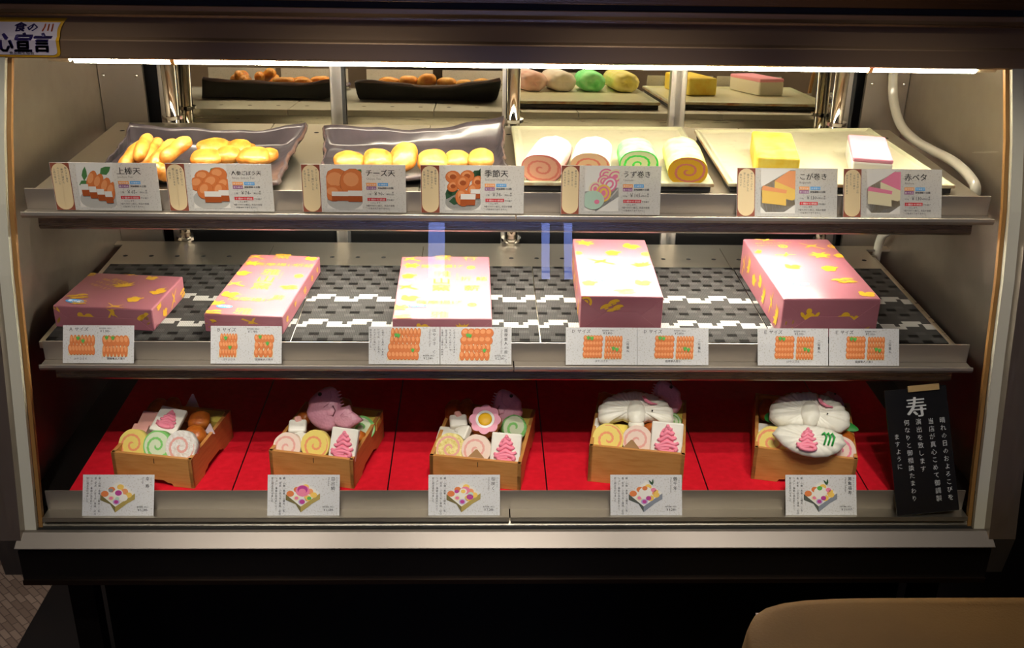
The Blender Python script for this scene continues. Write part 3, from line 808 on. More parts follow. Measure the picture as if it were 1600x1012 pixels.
def gift(label, origin, yaw, w_, d, h, top, front, left, right, seal, texts):
    root = MB().rbox((0, 0, 0), (w_, d, h), .0022, 2).build('gift_box', WRAP, smooth=False, loc=origin, rot=(0, 0, yaw))
    tag(root, label, 'gift box', 'pink wrapped gift boxes')
    mb = MB(); e = .0004
    faces = dict(top=T(0, 0, h+e), front=T(0, -e, 0, rx=PI/2), left=Matrix(((0, 0, -1, -e), (-1, 0, 0, d), (0, 1, 0, 0), (0, 0, 0, 1))),
                 right=Matrix(((0, 0, 1, w_+e), (1, 0, 0, 0), (0, 1, 0, 0), (0, 0, 0, 1))))
    dims = dict(top=(w_, d), front=(w_, h), left=(d, h), right=(d, h))
    for fn, lst in (('top', top), ('front', front), ('left', left), ('right', right)):
        fw, fh = dims[fn]
        for (k, u, v_, s, r) in lst:
            sub = MB(); MOT[k](sub, T(u*fw, v_*fh, 0, rz=R(r)) @ Matrix.Diagonal((s*.78, s*.78, 1, 1)))
            # keep the print on its face
            sub.v = [(min(max(x, .0012), fw-.0012), min(max(y, .0012), fh-.0012), z) for x, y, z in sub.v]
            mb.add(sub.v, sub.f, 0, faces[fn])
    for (st, u, v_, s, r, al, vert, sx) in texts:
        mb.text(st, 0, 0, s, .0001, 0, faces['top'] @ T(u*w_, v_*d, 0, rz=R(r)), al, sx, vert)
    mb.build('gold_print', GOLD, root)
    # folded flaps of the paper on the front end
    fl = MB(); t = .0006
    fl.prism([(.001, .001), (.001, h-.004), (h*.62, h*.42), (h*.55, .001)], 0, t, 0, faces['front'])
    fl.prism([(w_-.001, .001), (w_-h*.55, .001), (w_-h*.62, h*.42), (w_-.001, h-.004)], 0, t, 0, faces['front'])
    fl.prism([(.002, .001), (w_-.002, .001), (w_-h*.7, h*.55), (h*.7, h*.55)], t, 2*t, 0, faces['front'])
    fl.build('paper_flap', WRAP, root)
    u, v_, r, sc = seal; X = T(u*w_, v_*d, h+e+.0002, rz=R(r))
    so = MB().disc(0, 0, .0135*sc, .0062*sc, n=28, X=X).build('seal', CYAN, root)
    MB().text('要冷蔵', 0, -.0026*sc, .0066*sc, .0003, 0, X, 'c', 1.0, bold=.05).build('seal_lettering', SEALW, so)
    return root
zb = Z2+.0022
def bo(px, py, z): return at(px, py, z)
def place(fl, fr, h):
    a, b = at(*fl, zb+h), at(*fr, zb+h)
    return Vector((a.x, a.y, zb)), math.atan2((b-a).y, (b-a).x), (b-a).length
o_, y_, w_ = place((82, 477), (237, 484), .036)
gift('small low pink gift box lying crosswise at the left end', o_, y_, w_, .139, .036,
     [('leaf', .5, .6, .034, 20), ('bird', .70, .90, .022, 0), ('bird', .90, .52, .030, 60), ('plum', .73, .26, .026, 10), ('crane', .62, .05, .028, 160), ('ring', .03, .94, .02, 0), ('pine', .15, .28, .03, 10), ('pine', .22, .12, .024, 0), ('crane', .45, .97, .02, 0)],
     [('leaf', .06, .5, .03, 80), ('bird', .32, .45, .030, 0), ('crane', .6, .8, .026, 80), ('pine', .88, .4, .03, 40), ('plum', .94, .6, .022, 0)], [],
     [('bird', .35, .3, .02, 0), ('leaf', .2, .7, .02, 0), ('crane', .65, .45, .026, 60), ('pine', .93, .3, .02, 0)], (.17, .14, -6, 1.15),
     [('薩摩揚げ', .30, .80, .0100, -28, 'l', False, 1.), ('薩摩の味を', .20, .80, .0075, -28, 'l', False, 1.), ('心をこめて', .16, .72, .0075, -28, 'l', False, 1.), ('お届けします', .13, .64, .0075, -28, 'l', False, 1.)])
leftcol = [('crane', .10, .955, .030, 170), ('turtle', .12, .83, .026, 0), ('plum', .10, .65, .026, 0), ('crane', .10, .48, .030, 170), ('bird', .15, .30, .032, 0), ('turtle', .06, .16, .024, 0), ('pine', .10, .03, .026, 0)]
brand = [('薩摩揚げ', .47, .80, .0150, 0, 'c', False, 1.25), ('雅山窯', .47, .735, .0290, 0, 'c', True, 1.15), ('とりたての味', .64, .70, .0050, 0, 'c', True, 1.), ('薩摩揚げ', .46, .215, .0150, 0, 'c', False, 1.25), ('窯', .47, .935, .026, 0, 'c', False, 1.2), ('雅', .47, .02, .026, 0, 'c', False, 1.2)]
o_, y_, w_ = place((318, 490), (441, 495), .030)
gift('flat upright pink gift box with gold lettering, second from left', o_, y_, w_, .262, .030,
     leftcol + [('ring', .88, .64, .020, 0), ('bird', .9, .95, .024, 0), ('pine', .85, .45, .026, 0)], [('pine', .08, .5, .02, 0), ('crane', .6, .6, .022, 0)],
     [], [('bird', .1, .5, .014, 0), ('leaf', .3, .5, .016, 0), ('pine', .55, .5, .016, 0), ('ring', .75, .5, .014, 0), ('plum', .9, .5, .012, 0)], (.19, .115, -3, 1.),
     brand + [('折詰', .86, .80, .017, 0, 'c', False, 1.), ('薪', .80, .25, .02, 0, 'c', False, 1.)])
o_, y_, w_ = place((613, 498), (769, 498), .030)
gift('flat pale pink gift box in the middle behind two cards', o_, y_, w_, .270, .030,
     leftcol + [('ring', .79, .80, .019, 0), ('ring', .8, .2, .019, 0)], [('bird', .3, .5, .022, 0), ('leaf', .7, .4, .02, 0)], [], [('plum', .3, .5, .014, 0)], (.235, .185, 0, 1.1),
     brand + [('折 詰', .82, .58, .019, 0, 'c', False, 1.1), ('薪', .80, .42, .026, 0, 'c', False, 1.1), ('行', .78, .93, .02, 0, 'c', False, 1.3)])
o_, y_, w_ = place((908, 462), (1037, 464), .058)
gift('tall pink gift box with a bare white sheen over top', o_, y_, w_, .262, .058,
     [('turtle', .16, .91, .028, -20), ('bird', .78, .86, .034, -20), ('plum', .50, .73, .028, 0), ('crane', .33, .58, .036, 170), ('leaf', .87, .50, .034, 20), ('ring', .95, .72, .022, 0), ('pine', .55, .08, .03, 0), ('ring', .04, .72, .02, 0), ('bird', .80, .22, .03, 0), ('plum', .12, .2, .026, 0)],
     [('pine', .38, .72, .030, 20), ('turtle', .55, .25, .026, 40), ('ring', .06, .82, .026, 0), ('ring', .95, .5, .03, 0), ('plum', .8, .2, .02, 0), ('leaf', .2, .1, .02, 0)],
     [('leaf', .85, .3, .032, 80), ('crane', .62, .6, .032, 80), ('leaf', .4, .4, .03, 70), ('bird', .2, .5, .03, 90)], [('leaf', .5, .5, .03, 0)], (.30, .26, 0, 1.05), [])
o_, y_, w_ = place((1225, 467), (1377, 467), .0655)
gift('tallest and widest pink gift box, rightmost on the shelf', o_, y_, w_, .272, .0655,
     [('ring', .40, .86, .022, 0), ('crane', .74, .87, .034, 160), ('ring', .97, .86, .022, 0), ('crane', .36, .70, .026, 20), ('turtle', .75, .70, .032, 0), ('plum', .96, .69, .024, 0), ('bird', .34, .50, .03, 0), ('plum', .72, .47, .03, 0), ('pine', .78, .28, .034, 0), ('bird', .90, .07, .03, 0), ('crane', .25, .97, .026, 0), ('leaf', .1, .75, .02, 60)],
     [('turtle', .29, .45, .036, 90), ('plum', .66, .42, .036, 0), ('leaf', .93, .3, .034, 60), ('pine', .06, .3, .03, 80)],
     [('leaf', .93, .35, .036, 80), ('crane', .78, .5, .03, 90), ('leaf', .63, .35, .032, 75), ('bird', .50, .6, .026, 90), ('plum', .36, .4, .026, 0), ('leaf', .24, .55, .032, 85), ('crane', .1, .4, .03, 90)], [('leaf', .5, .5, .03, 0)], (.28, .22, 0, 1.05),
     [('薩摩の味を心をこめて', .10, .90, .0068, 4, 'l', False, 1.), ('お届けいたします', .10, .86, .0060, 4, 'l', False, 1.)])

# ================================================================== WOODEN BOXES OF CELEBRATION FISH CAKES
WOODB = mat('pale cedar', '#b9783a', .45, coat=.12)
v = coords(WOODB, (2.5, 2.5, 22)); lk(WOODB, ramp(WOODB, noise(WOODB, v, 9, 3), [(.25, '#bd7c3c'), (.6, '#cf9250'), (.85, '#b57333')]), bsdf(WOODB).inputs['Base Color'])
WOODE = mat('cut cedar edge', '#d0a05c', .5)
def wooden_box(label, fl, fr, w_, d, h, yaw, zbase=None):
    zb_ = Z3+.0008
    a = at(*fl, zb_+h); root = thing('wooden_box', label, 'wooden box', (a.x, a.y, zb_), (0, 0, yaw), 'cedar boxes on the red cloth')
    t = .0055
    def outline(L):
        f = L*.30; ah = .010
        pts = [(0, 0), (f*.86, 0), (f*.92, ah*.5), (f+.004, ah*.62), (f+.010, ah), (L-f-.010, ah), (L-f-.004, ah*.62), (L-f*.92, ah*.5), (L-f*.86, 0), (L, 0), (L, h), (0, h)]
        return pts
    for k, (X, L) in enumerate(((T(0, t, 0, rx=PI/2), w_), (T(0, d, 0, rx=PI/2), w_),
                                (Matrix(((0, 0, 1, 0), (1, 0, 0, 0), (0, 1, 0, 0), (0, 0, 0, 1))), d), (Matrix(((0, 0, 1, w_-t), (1, 0, 0, 0), (0, 1, 0, 0), (0, 0, 0, 1))), d))):
        s = MB().prism(outline(L), 0, t, 0, X).build('box_side', WOODB, root, bevel=.0006)
        if k == 0 and h < .055:
            MB().box((w_*.53-.0003, -.0004, h-.013), (w_*.53+.0006, t*.4, h-.004)).build('divider_slot', DARK, s)
    MB().box((t, t, .012), (w_-t, d-t, h-.028)).build('box_base', WOODB, root)
    return root, zb_+h
FACE = {}
def M_(n, col, **k): return mat(n, col, .45, 0, .35, **k)
WHT = noisy('white fish paste', [(.3, '#e6e0d2'), (.7, '#efeae0')], 30, .45, .12, .002, 60)
PK = M_('pink piping paste', '#f48ba2'); PNK = M_('soft pink paste', '#e9aa9f'); YL = M_('soft yellow paste', '#efd673'); GR = M_('soft green paste', '#86cf72')
LG = M_('pale green cake paste', '#dbe6c4'); OR = M_('orange spiral paste', '#ef9a6c'); PEA = M_('pink white paste', '#f0d6c6'); RICE = noisy('grainy white coat', [(.35, '#ddd0c4'), (.6, '#f2ece6')], 160, .5, .6, .002, 260)
YRICE = noisy('grainy yellow coat', [(.35, '#d8bf60'), (.6, '#f2e49a')], 160, .5, .6, .002, 260)
GRICE = noisy('grainy green coat', [(.35, '#3f8f3c'), (.6, '#8fca7c')], 160, .5, .6, .002, 260)
def slice_(px, py, z, r, t, tilt, yaw, rim_, face, spi, label, roll_=0, turns=1.7, ry=None, phase=0, flip=False, th=.28, grp='rolled fish cake slices in the cedar boxes'):
    p = at(px, py, z-.002); mb = MB(); ry = ry or r
    n = 48; prof = [(0, .80), (0, .96), (.06, 1.), (.94, 1.), (1., .97)]
    V = []
    for (u, k) in prof:
        for i in range(n):
            a = 2*PI*i/n; V.append((r*k*math.cos(a)*(1+.012*math.sin(8*a)), ry*k*math.sin(a)*(1+.012*math.sin(8*a)), -t+t*u))
    Fs = [(q*n+i, q*n+(i+1) % n, (q+1)*n+(i+1) % n, (q+1)*n+i) for q in range(len(prof)-1) for i in range(n)]
    Fs.append(tuple(range(n-1, -1, -1)))
    mb.add(V, Fs)
    o = mb.build('fish_cake_slice', rim_, smooth=True, loc=p, rot=Euler((R(tilt), R(roll_), R(yaw))))
    fb = MB(); spiral_face(fb, r*.975, ry*.975, .0003, turns, th, 0, 1, 2, None, phase, .09, 24, 64, pw=2.0, flip=flip)
    fb.build('spiral_face', [face, spi, rim_], o)
    return tag(o, label, 'fish cake', grp)
def piping(mb, s, z, m0=0, rr=.0034, seed=0):
    # a pine of squeezed paste: wide loops below, narrow above
    rows = [(-.36, .42), (-.16, .40), (.02, .31), (.18, .23), (.32, .13)]
    for y, w0 in rows[1:]:
        pts = []
        for k in range(13):
            t = k/12*2-1
            pts.append((t*w0*s, (y+.055*math.cos(t*PI*1.5)+.05*t)*s, z))
        mb.tube(pts, [rr*(1-.35*abs(q/6-1)**2) for q in range(13)], 8, m0)
    pts = [((.30*math.cos(a)+.04)*s, (-.34+.10*math.sin(a))*s, z) for a in [R(q) for q in range(-40, 330, 20)]]
    mb.tube(pts, rr, 8, m0)
    mb.tube([(-.38*s, -.30*s, z), (-.15*s, -.36*s, z), (.1*s, -.33*s, z)], rr, 8, m0)
    mb.blob((0, .40*s, z), (.07*s, .09*s, rr*1.3), m0, 10, 8)
    mb.blob((0, .05*s, z-rr*.5), (.26*s, .36*s, rr*.75), m0, 14, 8)
    return mb
def slab(px, py, z, w_, l_, t, tilt, yaw, label, roll_=0, deco=True, m=WHT, dk=.9, name='fish_cake_slab', layer=None, grp=None):
    p = at(px, py, z)
    o = MB().rbox((-w_/2, -l_/2, -t), (w_/2, l_/2, 0), .0022, 2).build(name, m, loc=p, rot=(R(tilt), R(roll_), R(yaw)))
    if deco: piping(MB(), l_*dk, .0012).build('pink_piping', PK, o, smooth=True)
    if layer: MB().rbox((-w_/2-.0002, -l_/2-.0002, -.003), (w_/2+.0002, l_/2+.0002, .0004), .0012, 2).build('pink_top', layer, o)
    return tag(o, label, 'fish cake', grp or ('white slabs with pink piping' if deco else 'small fish cake pieces'))
def knot(px, py, z, s, yaw, label, seed=0):
    p = at(px, py, z); mb = MB()
    mb.rbox((-.014*s, -.012*s, -.014*s), (.015*s, .013*s, .0), .004*s, 3, 0, T(rx=R(25), rz=R(12)))
    mb.rbox((-.004*s, -.022*s, -.016*s), (.013*s, -.004*s, -.003*s), .004*s, 3, 0, T(.004*s, 0, 0, rx=R(30), rz=R(-28)))
    mb.rbox((-.001*s, .006*s, -.008*s), (.010*s, .018*s, .003*s), .003*s, 3, 1, T(rx=R(20), rz=R(30)))
    o = mb.build('knotted_fish_cake', [WHT, PNK], loc=p, rot=(0, 0, R(yaw)))
    return tag(o, label, 'fish cake', 'white knotted fish cakes')
# pink sea bream made of fish paste
BREAM = noisy('pink bream paste', [(.3, '#c98698'), (.7, '#d898a8')], 40, .42, .0)
vv = nd(BREAM, 'ShaderNodeTexVoronoi'); vv.inputs['Scale'].default_value = 230
lk(BREAM, coords(BREAM), vv.inputs['Vector']); bump(BREAM, vv.outputs['Distance'], .35, .0015)
EYE = mat('black fish eye', '#120a0a', .25)
def bream(px, py, z, s, tilt, yaw, roll_, label, mirror=False, lower=True):
    p = at(px, py, z); sx = -1 if mirror else 1
    root = thing('sea_bream_cake', label, 'fish cake', p, Euler((R(tilt), R(roll_), R(yaw))), 'pink sea bream cakes')
    # outline, head to the upper left, tail to the lower right; units of s
    pts = [(-.50, .22), (-.40, .36), (-.24, .52), (-.08, .60), (.05, .63), (.17, .54), (.24, .38), (.30, .22), (.36, .06), (.34, -.14), (.28, -.34), (.14, -.46), (-.06, -.45), (-.26, -.37), (-.43, -.22), (-.52, -.05), (-.46, .10)]
    P2 = []
    n = len(pts)
    for i in range(n):
        a, b = Vector(pts[i]), Vector(pts[(i+1) % n])
        P2 += [a, a.lerp(b, .5)]
    sm = [(P2[i-1]+P2[i]*2+P2[(i+1) % len(P2)])/4 for i in range(len(P2))]
    o2 = [(sx*q.x*s, q.y*s) for q in sm]
    if sx < 0: o2 = o2[::-1]
    MB().inflate(o2, .13*s, (-.06*sx*s, .04*s), 0, 8, side=.10*s).build('body', BREAM, root, smooth=True)
    tp = [(.12, .0), (.32, .10), (.53, .21), (.60, .07), (.75, -.01), (.89, -.11), (.73, -.24), (.58, -.36), (.34, -.34), (.14, -.24)]
    t2 = [(sx*x*s, y*s) for x, y in tp]
    if sx < 0: t2 = t2[::-1]
    tl = MB().inflate(t2, .05*s, (.42*sx*s, -.08*s), .0, 4, side=.15*s).build('tail', BREAM, root, smooth=True)
    rb = MB()
    for k in range(5):
        e = [(.54, .15), (.64, .04), (.78, -.08), (.70, -.20), (.58, -.29)][k]
        rb.tube([(.36*sx*s, -.06*s, .205*s), (e[0]*sx*s, e[1]*s, .175*s)], .010*s, 6)
    rb.build('tail_ray', BREAM, tl, smooth=True)
    MB().blob((-.20*sx*s, .40*s, .200*s), (.050*s, .050*s, .030*s), 0, 14, 8).build('eye', EYE, root, smooth=True)
    g = MB(); g.tube([(.04*sx*s, .50*s, .185*s), (.08*sx*s, .36*s, .212*s), (.05*sx*s, .20*s, .226*s), (-.06*sx*s, .10*s, .230*s)], .012*s, 6); g.build('gill_ridge', BREAM, root, smooth=True)
    f = MB(); f.inflate([(sx*x*s, y*s) for x, y in ([(-.02, .02), (.16, .16), (.24, .04), (.20, -.10), (.04, -.10)] if sx > 0 else [(.04, -.10), (.20, -.10), (.24, .04), (.16, .16), (-.02, .02)])], .03*s, (.10*sx*s, .02*s), .212*s, 4)
    f.build('pectoral_fin', BREAM, root, smooth=True)
    d = MB()
    for k in range(6):
        x, y = .20+.03*k, .50-.075*k
        d.tube([(sx*(x-.04)*s, (y-.02)*s, .10*s), (sx*(x+.06)*s, (y+.03)*s, .08*s)], [.028*s, .012*s], 6)
    d.build('dorsal_fin', BREAM, root, smooth=True)
    return root
CRANE = noisy('white crane paste', [(.3, '#e2dccb'), (.7, '#efeadd')], 60, .42, .25, .002, 120)
def fan(mb, pts, ctr, H, side, waves, amp, X=None, rings=8, z0=0.):
    # domed shape with ridges running out from its centre
    n = len(pts); V = [(p[0], p[1], z0) for p in pts]; Fs = []
    for k in range(rings):
        sc = 1-k/rings*.97
        for i, p in enumerate(pts):
            a = math.atan2(p[1]-ctr[1], p[0]-ctr[0])
            h = side+H*math.sqrt(max(0, 1-sc**2.4)) + amp*sc*math.cos(waves*a)
            V.append((ctr[0]+(p[0]-ctr[0])*sc, ctr[1]+(p[1]-ctr[1])*sc, z0+h))
    V.append((ctr[0], ctr[1], z0+side+H)); top = len(V)-1
    for k in range(rings):
        for i in range(n):
            j = (i+1) % n; Fs.append((k*n+i, k*n+j, (k+1)*n+j, (k+1)*n+i))
    for i in range(n): Fs.append((rings*n+i, rings*n+(i+1) % n, top))
    Fs.append(tuple(range(n-1, -1, -1)))
    return mb.add(V, Fs, 0, X)
def crane(px, py, z, s, tilt, yaw, label, big=False):
    p = at(px, py, z)
    root = thing('crane_cake', label, 'fish cake', p, (R(tilt), 0, R(yaw)), 'white crane shaped cakes')
    N = 40; tip = -20 if not big else -14
    for sx in (-1, 1):
        pts = []
        for i in range(N+1):
            a = 96+(tip-96)*i/N
            k = 1+.035*abs(math.sin(R(a)*7))
            pts.append((.64*k*math.cos(R(a)), .02+.46*k*math.sin(R(a))))
        lo = [(.50, -.20), (.36, -.12), (.22, -.08), (.10, -.14), (.0, -.18)] if not big else [(.50, -.22), (.34, -.24), (.16, -.24), (.0, -.22)]
        for q in range(len(lo)-1):
            for t in range(4): pts.append((lo[q][0]+(lo[q+1][0]-lo[q][0])*t/4, lo[q][1]+(lo[q+1][1]-lo[q][1])*t/4))
        pts += [lo[-1]]+[(-.03, -.1+.1*t) for t in range(5)]
        P2 = [(sx*x*s, y*s) for x, y in pts]
        if sx > 0: P2 = P2[::-1]
        fan(MB(), P2, (.06*sx*s, .04*s), .11*s, .07*s, 30, .014*s).build('wing', CRANE, root, smooth=True)
    b = MB(); b.blob((0, .02*s, .13*s), (.17*s, .26*s, .11*s), 0, 24, 14, .02, 4, 2)
    if not big: b.blob((0, -.20*s, .08*s), (.14*s, .13*s, .09*s), 0, 20, 12)
    b.build('body', CRANE, root, smooth=True)
    cr = MB(); cr.tube([(.14*s, .30*s, .218*s), (.18*s, .20*s, .235*s), (.25*s, .16*s, .225*s), (.36*s, .16*s, .20*s)], [.018*s, .028*s, .022*s, .008*s], 8)
    cr.tube([(.11*s, .30*s, .222*s), (.16*s, .20*s, .238*s)], [.012*s, .02*s], 8)
    cr.build('pink_crest', PK, root, smooth=True)
    MB().blob((.27*s, .02*s, .205*s), (.014*s,)*3, 0, 10, 6).build('eye', EYE, root, smooth=True)
    return root
def flower(px, py, z, r, t, tilt, yaw, label):
    p = at(px, py, z); n = 96
    def out(k): return [((r*(.86+.14*abs(math.cos(4*a)))*k*math.cos(a)), (r*(.86+.14*abs(math.cos(4*a)))*k*math.sin(a))) for a in [2*PI*i/n for i in range(n)]]
    V = []; Fs = []
    for zz, k in ((-t, .94), (-t*.5, 1.), (-.002, 1.), (0, .96)): V += [(x, y, zz) for x, y in out(k)]
    for q in range(3):
        for i in range(n): Fs.append((q*n+i, q*n+(i+1) % n, (q+1)*n+(i+1) % n, (q+1)*n+i))
    Fs.append(tuple(range(n-1, -1, -1)))
    o = MB().add(V, Fs).build('flower_cake', FRYD, smooth=True, loc=p, rot=(R(tilt), 0, R(yaw)))
    MB().prism(out(.95), -.002, .0005).build('pink_top', M_('flower pink', '#e79ab0'), o)
    MB().disc(0, 0, r*.56, z=.0009, n=40).build('white_ring', M_('flower white', '#f2efe8'), o)
    mb = MB(); mb.blob((0, 0, .0008), (r*.42, r*.42, .003), 0, 28, 8); mb.build('yellow_center', M_('flower yolk', '#f0b81e'), o, smooth=True)
    return tag(o, label, 'fish cake')
def divider(px, py, z, w_, h, yaw, label, m=None, name='paper_divider'):
    p = at(px, py, z)+Vector((0, .006, .003))
    o = MB().prism([(-w_/2, 0), (w_/2, 0), (.05*w_, h), (-.05*w_, h)], 0, .0015, 0, T(rx=PI/2)).build(name, m or mat('tan divider', '#b58a5c', .6), loc=p, rot=(R(-18), 0, R(yaw)))
    return tag(o, label, 'divider', None)
def fry(px, py, z, rx, ry, rz, yaw, tilt, label, m=FRYD, seed=1, roll=0):
    return patty(px, py, z, rx, ry, rz, yaw, tilt, label, 'fried fish cakes in the cedar boxes', m, seed, 'fried_fish_cake', roll)
YB = M_('yellow egg cake', '#e8cf62')
GW = 'small fish cake pieces'

# box one
b1, zr = wooden_box('leftmost cedar box, with two round fritters at its right side', (173, 706), (297, 720), .132, .160, .0526, R(-10))
slice_(207, 694, zr+.002, .0245, .014, 58, -6, YL, YL, OR, 'yellow slice with orange spiral in the leftmost wooden box', -12, phase=.2)
slice_(245, 696, zr+.007, .0240, .014, 60, -8, GR, LG, GR, 'green edged slice in the middle front of leftmost wooden box', -12, turns=1.6, phase=.5)
slice_(282, 698, zr+.011, .0258, .014, 62, -10, RICE, RICE, PNK, 'grainy white slice with pink spiral in leftmost wooden box', -6, phase=.35)
slab(263, 655, zr+.016, .044, .052, .010, 20, -10, 'white slab with pink piping on top of the leftmost wooden box', 8, dk=.72)
slab(230, 655, zr+.006, .026, .034, .018, 22, -10, 'white block with pink edge, farther back left in the leftmost wooden box', 0, False, layer=PNK)
slab(217, 672, zr+.003, .026, .026, .018, 22, -10, 'white block with pink edge, nearer the yellow slice in leftmost wooden box', 0, False, layer=PNK)
fry(312, 658, zr+.003, .0175, .0185, .014, 0, 15, 'round fritter at the back right of the leftmost wooden box', seed=21)
fry(305, 680, zr+.001, .0175, .0180, .013, 0, 15, 'round fritter behind the grainy white slice', seed=22)
slab(325, 648, zr-.001, .050, .030, .016, 6, -10, 'yellow egg cake bar along the back right corner of leftmost wooden box', 0, False, YB, name='egg_cake_bar')
fry(246, 638, zr+.004, .015, .023, .012, -14, 10, 'dark fried stick at the back left of the leftmost wooden box', seed=23)
fry(268, 636, zr+.004, .014, .022, .012, -10, 10, 'dark fried stick behind the piped slab in the leftmost wooden box', seed=24)
divider(300, 640, zr-.006, .024, .022, -10, 'small pale paper peak at the back of the leftmost wooden box', mat('pale divider', '#cbb9bd', .5))
divider(327, 682, zr-.006, .018, .016, -10, 'small pale paper peak by the right wall of the leftmost wooden box', mat('pale divider', '#cbb9bd', .5))

# box two
b2, zr = wooden_box('second cedar box from left, topped by a whole pink fish', (419.8, 703.5), (549.5, 720.8), .138, .164, .0526, R(-12))
bream(513, 644, zr+.026, .068, 56, -10, 0, 'whole pink sea bream with tail lying on second wooden box')
knot(464, 664, zr+.012, 1.0, -10, 'white knotted cake left of the whole pink fish')
slab(468, 686, zr+.006, .020, .026, .012, 30, -30, 'small white strip below the knotted cake beside whole pink fish', -14, False)
slice_(448, 698, zr+.001, .0235, .014, 56, -8, PEA, PEA, PNK, 'white slice with pink spiral at the front left of second wooden box', -8, phase=.1)
slice_(492, 695, zr+.009, .0240, .014, 62, -10, YL, YL, OR, 'yellow slice with pink spiral below the whole pink fish', -8, phase=.4)
slab(536, 694, zr+.014, .044, .052, .010, 58, -14, 'white slab with pink piping below the tail of the whole pink fish', 0, dk=.85)
slice_(566, 668, zr+.001, .0220, .018, 34, 0, GR, LG, GR, 'green slice right of the tail of the whole pink fish', 22, turns=1.4)
slab(578, 650, zr-.001, .034, .040, .016, 4, -12, 'yellow egg cake bar at the back right of second wooden box', 0, False, YB, name='egg_cake_bar')
fry(536, 636, zr+.006, .016, .02, .012, 0, 10, 'brown fritter behind the pink fish in second wooden box', seed=31)
fry(480, 646, zr+.003, .014, .024, .012, -16, 10, 'dark fried stick left behind the head of pink fish', seed=32)
fry(558, 682, zr-.003, .014, .012, .010, 0, 10, 'orange fritter between the green slice and the piped slab', seed=33)

# box three
b3, zr = wooden_box('middle cedar box, topped by an orange flower cake', (671, 711), (813.4, 725.8), .146, .176, .0490, R(-10))
flower(758, 655, zr+.024, .0275, .024, 38, -6, 'orange scalloped flower cake with pink top and yellow centre')
bream(788, 643, zr+.018, .060, 54, 8, 0, 'pink sea bream head peeping behind the flower cake', mirror=True)
knot(716, 656, zr+.014, 1.0, -6, 'white knotted cake left of the flower cake')
slab(722, 674, zr+.009, .019, .026, .012, 34, -34, 'small white curl below the knotted cake beside the flower cake', -14, False)
slab(700, 676, zr-.001, .034, .034, .018, 8, -10, 'plain white block behind the grainy yellow slice', 0, False)
slice_(703, 700, zr+.002, .0245, .015, 58, -8, YRICE, YRICE, PNK, 'grainy yellow slice at the front left of the middle wooden box', -6)
slice_(744, 702, zr+.005, .0240, .014, 58, -8, PEA, PEA, PNK, 'white slice with pink spiral below the flower cake', -4, phase=.2)
slab(790, 700, zr+.010, .048, .048, .010, 58, -10, 'white slab with pink piping below the flower cake', 0, dk=.92)
slice_(804, 668, zr+.004, .0215, .018, 60, 10, GRICE, LG, GR, 'grainy green edged slice below the pink fish head', 14, turns=1.2)
slab(821, 650, zr-.001, .022, .050, .016, 4, -10, 'yellow egg cake bar at the back right of middle wooden box', 0, False, YB, name='egg_cake_bar')
fry(708, 640, zr+.004, .014, .024, .012, -8, 8, 'dark fried stick at the far left back of the middle wooden box', seed=41)
fry(728, 640, zr+.005, .014, .024, .012, -6, 8, 'dark fried stick behind the knotted cake of middle wooden box', seed=42)
divider(744, 720, zr-.004, .026, .013, -10, 'tan paper peak at the front of the middle wooden box')

# box four
b4, zr = wooden_box('tall cedar box with a spread white crane, second from right', (920.8, 696), (1070.7, 713.4), .150, .180, .0660, R(-10.5))
crane(993, 652, zr+.016, .094, 28, -4, 'spread white crane cake lying on the tall wooden box')
bream(1037, 629, zr+.018, .060, 54, 8, 0, 'pink sea bream head behind the right wing of the crane', mirror=True)
slice_(950, 686, zr+.001, .0255, .015, 60, -8, YL, YL, OR, 'yellow slice with pink spiral below the left wing of the crane', -4, phase=.6)
slice_(996, 688, zr+.003, .0245, .014, 60, -8, PEA, PEA, PNK, 'cream slice with pink spiral below the body of the crane', -4, phase=.1)
slab(1042, 685, zr+.010, .050, .052, .010, 58, -10, 'white slab with pink piping below the right wing of the crane', 0, dk=.90)
divider(987, 706, zr-.004, .027, .014, -10, 'tan paper peak at the front of the tall wooden box')
slab(937, 664, zr+.002, .02, .03, .016, 30, -20, 'white piece under the left wing tip of the crane', -10, False)
slice_(1052, 660, zr-.002, .0160, .014, 56, 10, GR, LG, GR, 'green slice peeping out beside the right wing of the crane', 20)
slab(1060, 640, zr-.001, .022, .050, .016, 4, -10, 'yellow egg cake bar at the back right of tall wooden box', 0, False, YB, name='egg_cake_bar')
fry(990, 622, zr+.010, .028, .016, .013, -6, 15, 'orange fritter behind the crane', seed=51)
fry(945, 628, zr+.003, .013, .024, .012, -8, 8, 'dark fried stick at the left back of the tall wooden box', seed=52)
fry(960, 642, zr+.003, .013, .020, .012, -8, 8, 'orange fritter under the left wing of the crane', seed=53)
slab(948, 632, zr+.004, .018, .024, .010, 34, 20, 'small pink piece behind the left wing of the crane', 0, False, PNK)

slab(968, 670, zr+.001, .034, .022, .014, 24, -10, 'yellow piece between the left wing and the body of the crane', 0, False, YB, name='egg_cake_bar')
fry(1020, 672, zr+.002, .016, .013, .010, 0, 12, 'orange fritter between the body and the right wing of the crane', seed=54)

